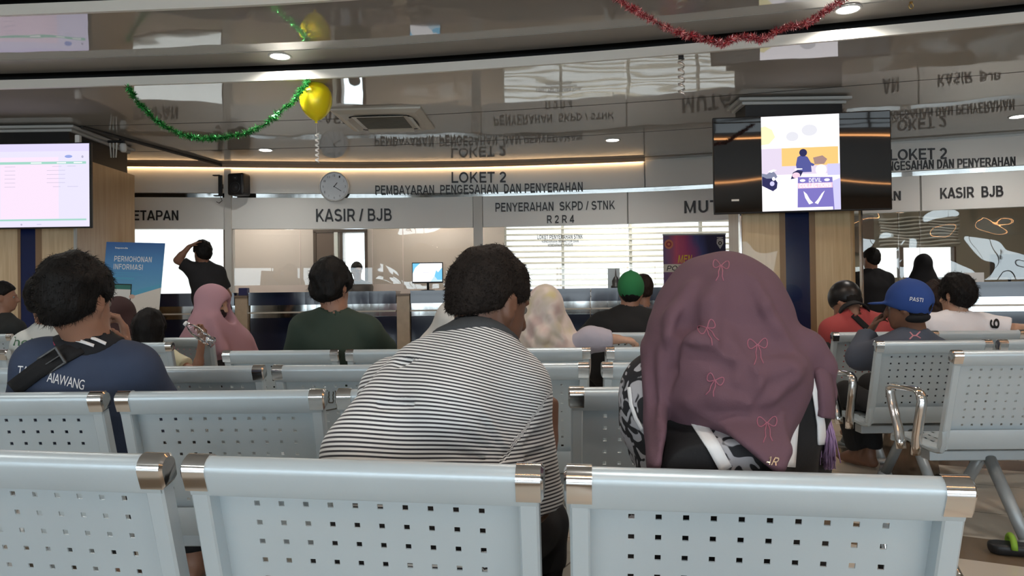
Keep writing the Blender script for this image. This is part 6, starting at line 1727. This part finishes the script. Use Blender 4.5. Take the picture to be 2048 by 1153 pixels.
# ---- blue cap
O = Body('person in a blue cap and slate jacket sitting sideways with a hand at the face', dict(
    pelvis=P(1820, 850, 4.00), neck=P(1828, 662, 3.97), head=P(1814, 613, 3.96), shL=P(1772, 705, 3.90), shR=P(1874, 708, 4.00),
    elL=P(1720, 715, 4.02), wrL=P(1738, 668, 4.12), elR=P(1888, 790, 4.05), wrR=P(1850, 800, 4.3), kneeL=P(1694, 790, 4.36), ankleL=P(1716, 905, 4.50)), face=(-.72, .68, -.05), yaw=-18, tone='brown', h=.010, bulk=1.12, armr=1.15)
O.J['pelvis'][2] = .53
O.hands = {'L': dict(palm_n=(.75, -.25, .3), curl=.6, dirn=(.55, .1, .8))}
O.build_skin(); O.top(cloth_mat('slate_jacket', (.072, .085, .115)), sleeve=1.92, g=.014, fold=(151, 16, .006), name='slate_jacket', sleeve_g=.024)
O.hair(thick=.008, c=-.045); cp = cap(O, cloth_mat('blue_cap', (.022, .062, .24)), strap=True); O.trousers(M_blk, g=.02)
print_on(O, cp, 'PASTI', lambda u, v: (1819 + 28 * u, 602 + 3 * u - 8 * v), M_wht, .03, .2)
thread_on(O, O.cloth, [[(1820, 665), (1826, 672), (1832, 672), (1840, 664)], [(1819, 679), (1826, 672), (1832, 672), (1841, 677)]], mat('pink_logo', (.62, .26, .30), .6), 'back_emblem', .004)
Fs = Field(O.J['head'] - .2, O.J['head'] + .2, .008); Fs.ell(O.H(0, -.03, -.062), (.074, .080, .034), (O.s, O.f, O.u), 0); Fs.cut(O.f, O.H(0, .01, 0)); O.add('neck_band', Fs, M_blk)
# ---- white polo shirt
Pw = Body('tousle-haired person in a white polo shirt with a 9 on the sleeve', dict(
    pelvis=P(1912, 760, 4.92), neck=P(1914, 632, 4.86), head=P(1912, 590, 4.88), shL=P(1862, 654, 4.84), shR=P(1964, 652, 4.88),
    elL=P(1850, 730, 4.9), wrL=P(1880, 740, 5.1), elR=P(2030, 662, 4.78), wrR=P(2075, 664, 4.86)), face=(-.35, .93, -.05), tone='light', h=.010, bulk=1.1, armr=1.15)
Pw.J['pelvis'][2] = .53
Pw.build_skin(); Pw.top(cloth_mat('white_pique', (.78, .77, .80)), sleeve=.86, g=.012, fold=(161, 15, .006), name='white_polo_shirt', sleeve_g=.03); Pw.collar(cloth_mat('white_pique', ()), r=.062, hgt=.028, th=.006)
Pw.hair(thick=.026, c=-.05, slope=.6, noise=.010, freq=55, strands=1800, slen=.032, seed=12); Pw.trousers(mat('grey_cloth', ()))
print_on(Pw, Pw.cloth, '9', lambda u, v: (1980 + 19 * v, 637 + 20 * u + 1 * v), M_blk, .05, lift=.006)
# ---- standing at the curved counter
Q = Body('standing person in a black suit at the curved counter next to the pillar', dict(
    pelvis=P(1744, 640, 8.6), neck=P(1744, 541, 8.6), head=P(1742, 518, 8.6), shL=P(1714, 558, 8.56), shR=P(1774, 558, 8.64),
    elL=P(1708, 604, 8.6), wrL=P(1716, 640, 8.75), elR=P(1784, 602, 8.65), wrR=P(1778, 635, 8.8)), face=(-.2, .97, 0), tone='tan', h=.013, seated=False)
Q.J['pelvis'][2] = .88
Q.build_skin(); Q.top(cloth_mat('black_suit', (.008, .008, .010)), sleeve=1.9, g=.015, name='black_suit', sleeve_g=.02, lo=-.15); Q.collar(M_wht, r=.056, hgt=.02, th=.006); Q.hair(thick=.010, c=-.01); Q.trousers(M_blk)
Rr = Body('standing person in a black headscarf and black dress at the curved counter', dict(
    pelvis=P(1850, 640, 8.55), neck=P(1846, 556, 8.55), head=P(1845, 531, 8.55), shL=P(1818, 574, 8.5), shR=P(1874, 574, 8.6),
    elL=P(1812, 620, 8.5), wrL=P(1820, 650, 8.7), elR=P(1882, 620, 8.6), wrR=P(1870, 650, 8.75)), face=(.05, 1, 0), tone='tan', h=.013, seated=False, bulk=.95)
Rr.J['pelvis'][2] = .85
Rr.build_skin(); Rr.top(cloth_mat('black_suit', ()), sleeve=1.9, name='black_dress', lo=-.2); Rr.scarf(cloth_mat('black_scarf', (.007, .007, .009)), g=.010, drape=.06, reach=.10, fold=(171, 16, .005), name='black_headscarf'); Rr.trousers(M_blk, g=.04, name='skirt')
# ---- long brown hair between the blue cap and the white shirt
bench(1, (P(1836, 600, 5.5).x, 5.46), 0, 'steel seat hidden beyond the blue cap', (False, False))
Sb = Body('brown-haired person in a tan top between the blue cap and the white polo', dict(
    pelvis=P(1872, 730, 5.78), neck=P(1872, 628, 5.74), head=P(1870, 596, 5.76), shL=P(1836, 660, 5.70), shR=P(1908, 660, 5.76),
    elL=P(1830, 720, 5.8), wrL=P(1855, 720, 6.0), elR=P(1914, 720, 5.8), wrR=P(1890, 720, 6.0)), face=(.55, .83, -.05), tone='light', h=.012, bulk=.92)
Sb.J['pelvis'][2] = .51
Sb.build_skin(); Sb.top(cloth_mat('tan_top', (.36, .20, .10)), sleeve=.9)
Sb.hair(M_hair_br, thick=.020, slope=.3, c=-.15, extra=lambda F, s: F.rc(s.H(0, -.03, 0), s.H(0, -.06, -.13), .09, .08, .04), noise=.006); Sb.trousers(M_blk)
# ---- staff member behind the counter
T = Body('person with glasses standing behind the counter before the bright doorway', dict(
    pelvis=P(716, 620, 11.5), neck=P(716, 562, 11.5), head=P(714, 541, 11.5), shL=P(693, 574, 11.5), shR=P(737, 574, 11.5),
    elL=P(688, 600, 11.45), wrL=P(700, 604, 11.33), elR=P(742, 600, 11.45), wrR=P(730, 604, 11.33)), face=(.5, -.86, -.1), yaw=180, tone='tan', h=.015, seated=False)
for a, b2 in (('shL', 'shR'), ('elL', 'elR'), ('wrL', 'wrR')): T.J[a], T.J[b2] = T.J[b2], T.J[a]
T.lat = -T.lat; T.J['pelvis'][2] = .92
for n in 'LR':
    for q in ('hip', 'knee', 'ankle'): pass
T.build_skin(); T.top(cloth_mat('staff_uniform', (.10, .09, .08)), sleeve=1.9, name='uniform'); T.hair(thick=.016); T.trousers(M_blk)
bm = bmesh.new()
for sg in (-1, 1): tube(bm, [Vector(T.H(sg * .032 + .024 * math.cos(R(a)), .105, .0 + .018 * math.sin(R(a)))) - T.o.location for a in range(0, 360, 30)], .002, 5, True); tube(bm, [Vector(T.H(sg * .056, .104, 0)) - T.o.location, Vector(T.H(sg * .080, .0, 0)) - T.o.location], .002, 5)
tube(bm, [Vector(T.H(-.008, .106, .003)) - T.o.location, Vector(T.H(.008, .106, .003)) - T.o.location], .002, 5); obj('glasses', bm, M_black, T.o)
# ---- shoe at the edge of the aisle
p = Pz(2052, 1112, 0.0)
sh = thing('shoe', 'black sandal with a green strap on the tiled floor beside the bench leg', 'shoe', (p.x, p.y, 0), R(70))
Fs = Field((p.x - .22, p.y - .22, -.02), (p.x + .22, p.y + .22, .16), .006); dv = np.array([math.cos(R(160)), math.sin(R(160)), 0]); c_ = np.array([p.x, p.y, 0])
Fs.rc(c_ - dv * .09 + (0, 0, .03), c_ + dv * .09 + (0, 0, .028), .036, .044, .02); Fs.cut((0, 0, -1), (0, 0, .002)); Fs.cut((0, 0, 1), (0, 0, .045), .006)
me, _, _ = Fs.mesh('sole'); me.transform(Matrix.Rotation(-R(70), 4, 'Z') @ Matrix.Translation(-sh.location)); link('sole', me, M_black, sh)
bm = bmesh.new(); tube(bm, [Vector(c_ + dv * .05 + np.cross(dv, (0, 0, 1)) * .048 * math.cos(R(a)) + np.array([0, 0, .03 + .045 * math.sin(R(a))])) for a in range(0, 181, 20)], .012, 8); bmesh.ops.transform(bm, matrix=Matrix.Rotation(-R(70), 4, 'Z') @ Matrix.Translation(-sh.location), verts=bm.verts[:]); obj('strap', bm, mat('lime_strap', (.20, .36, .03), .6), sh, True)
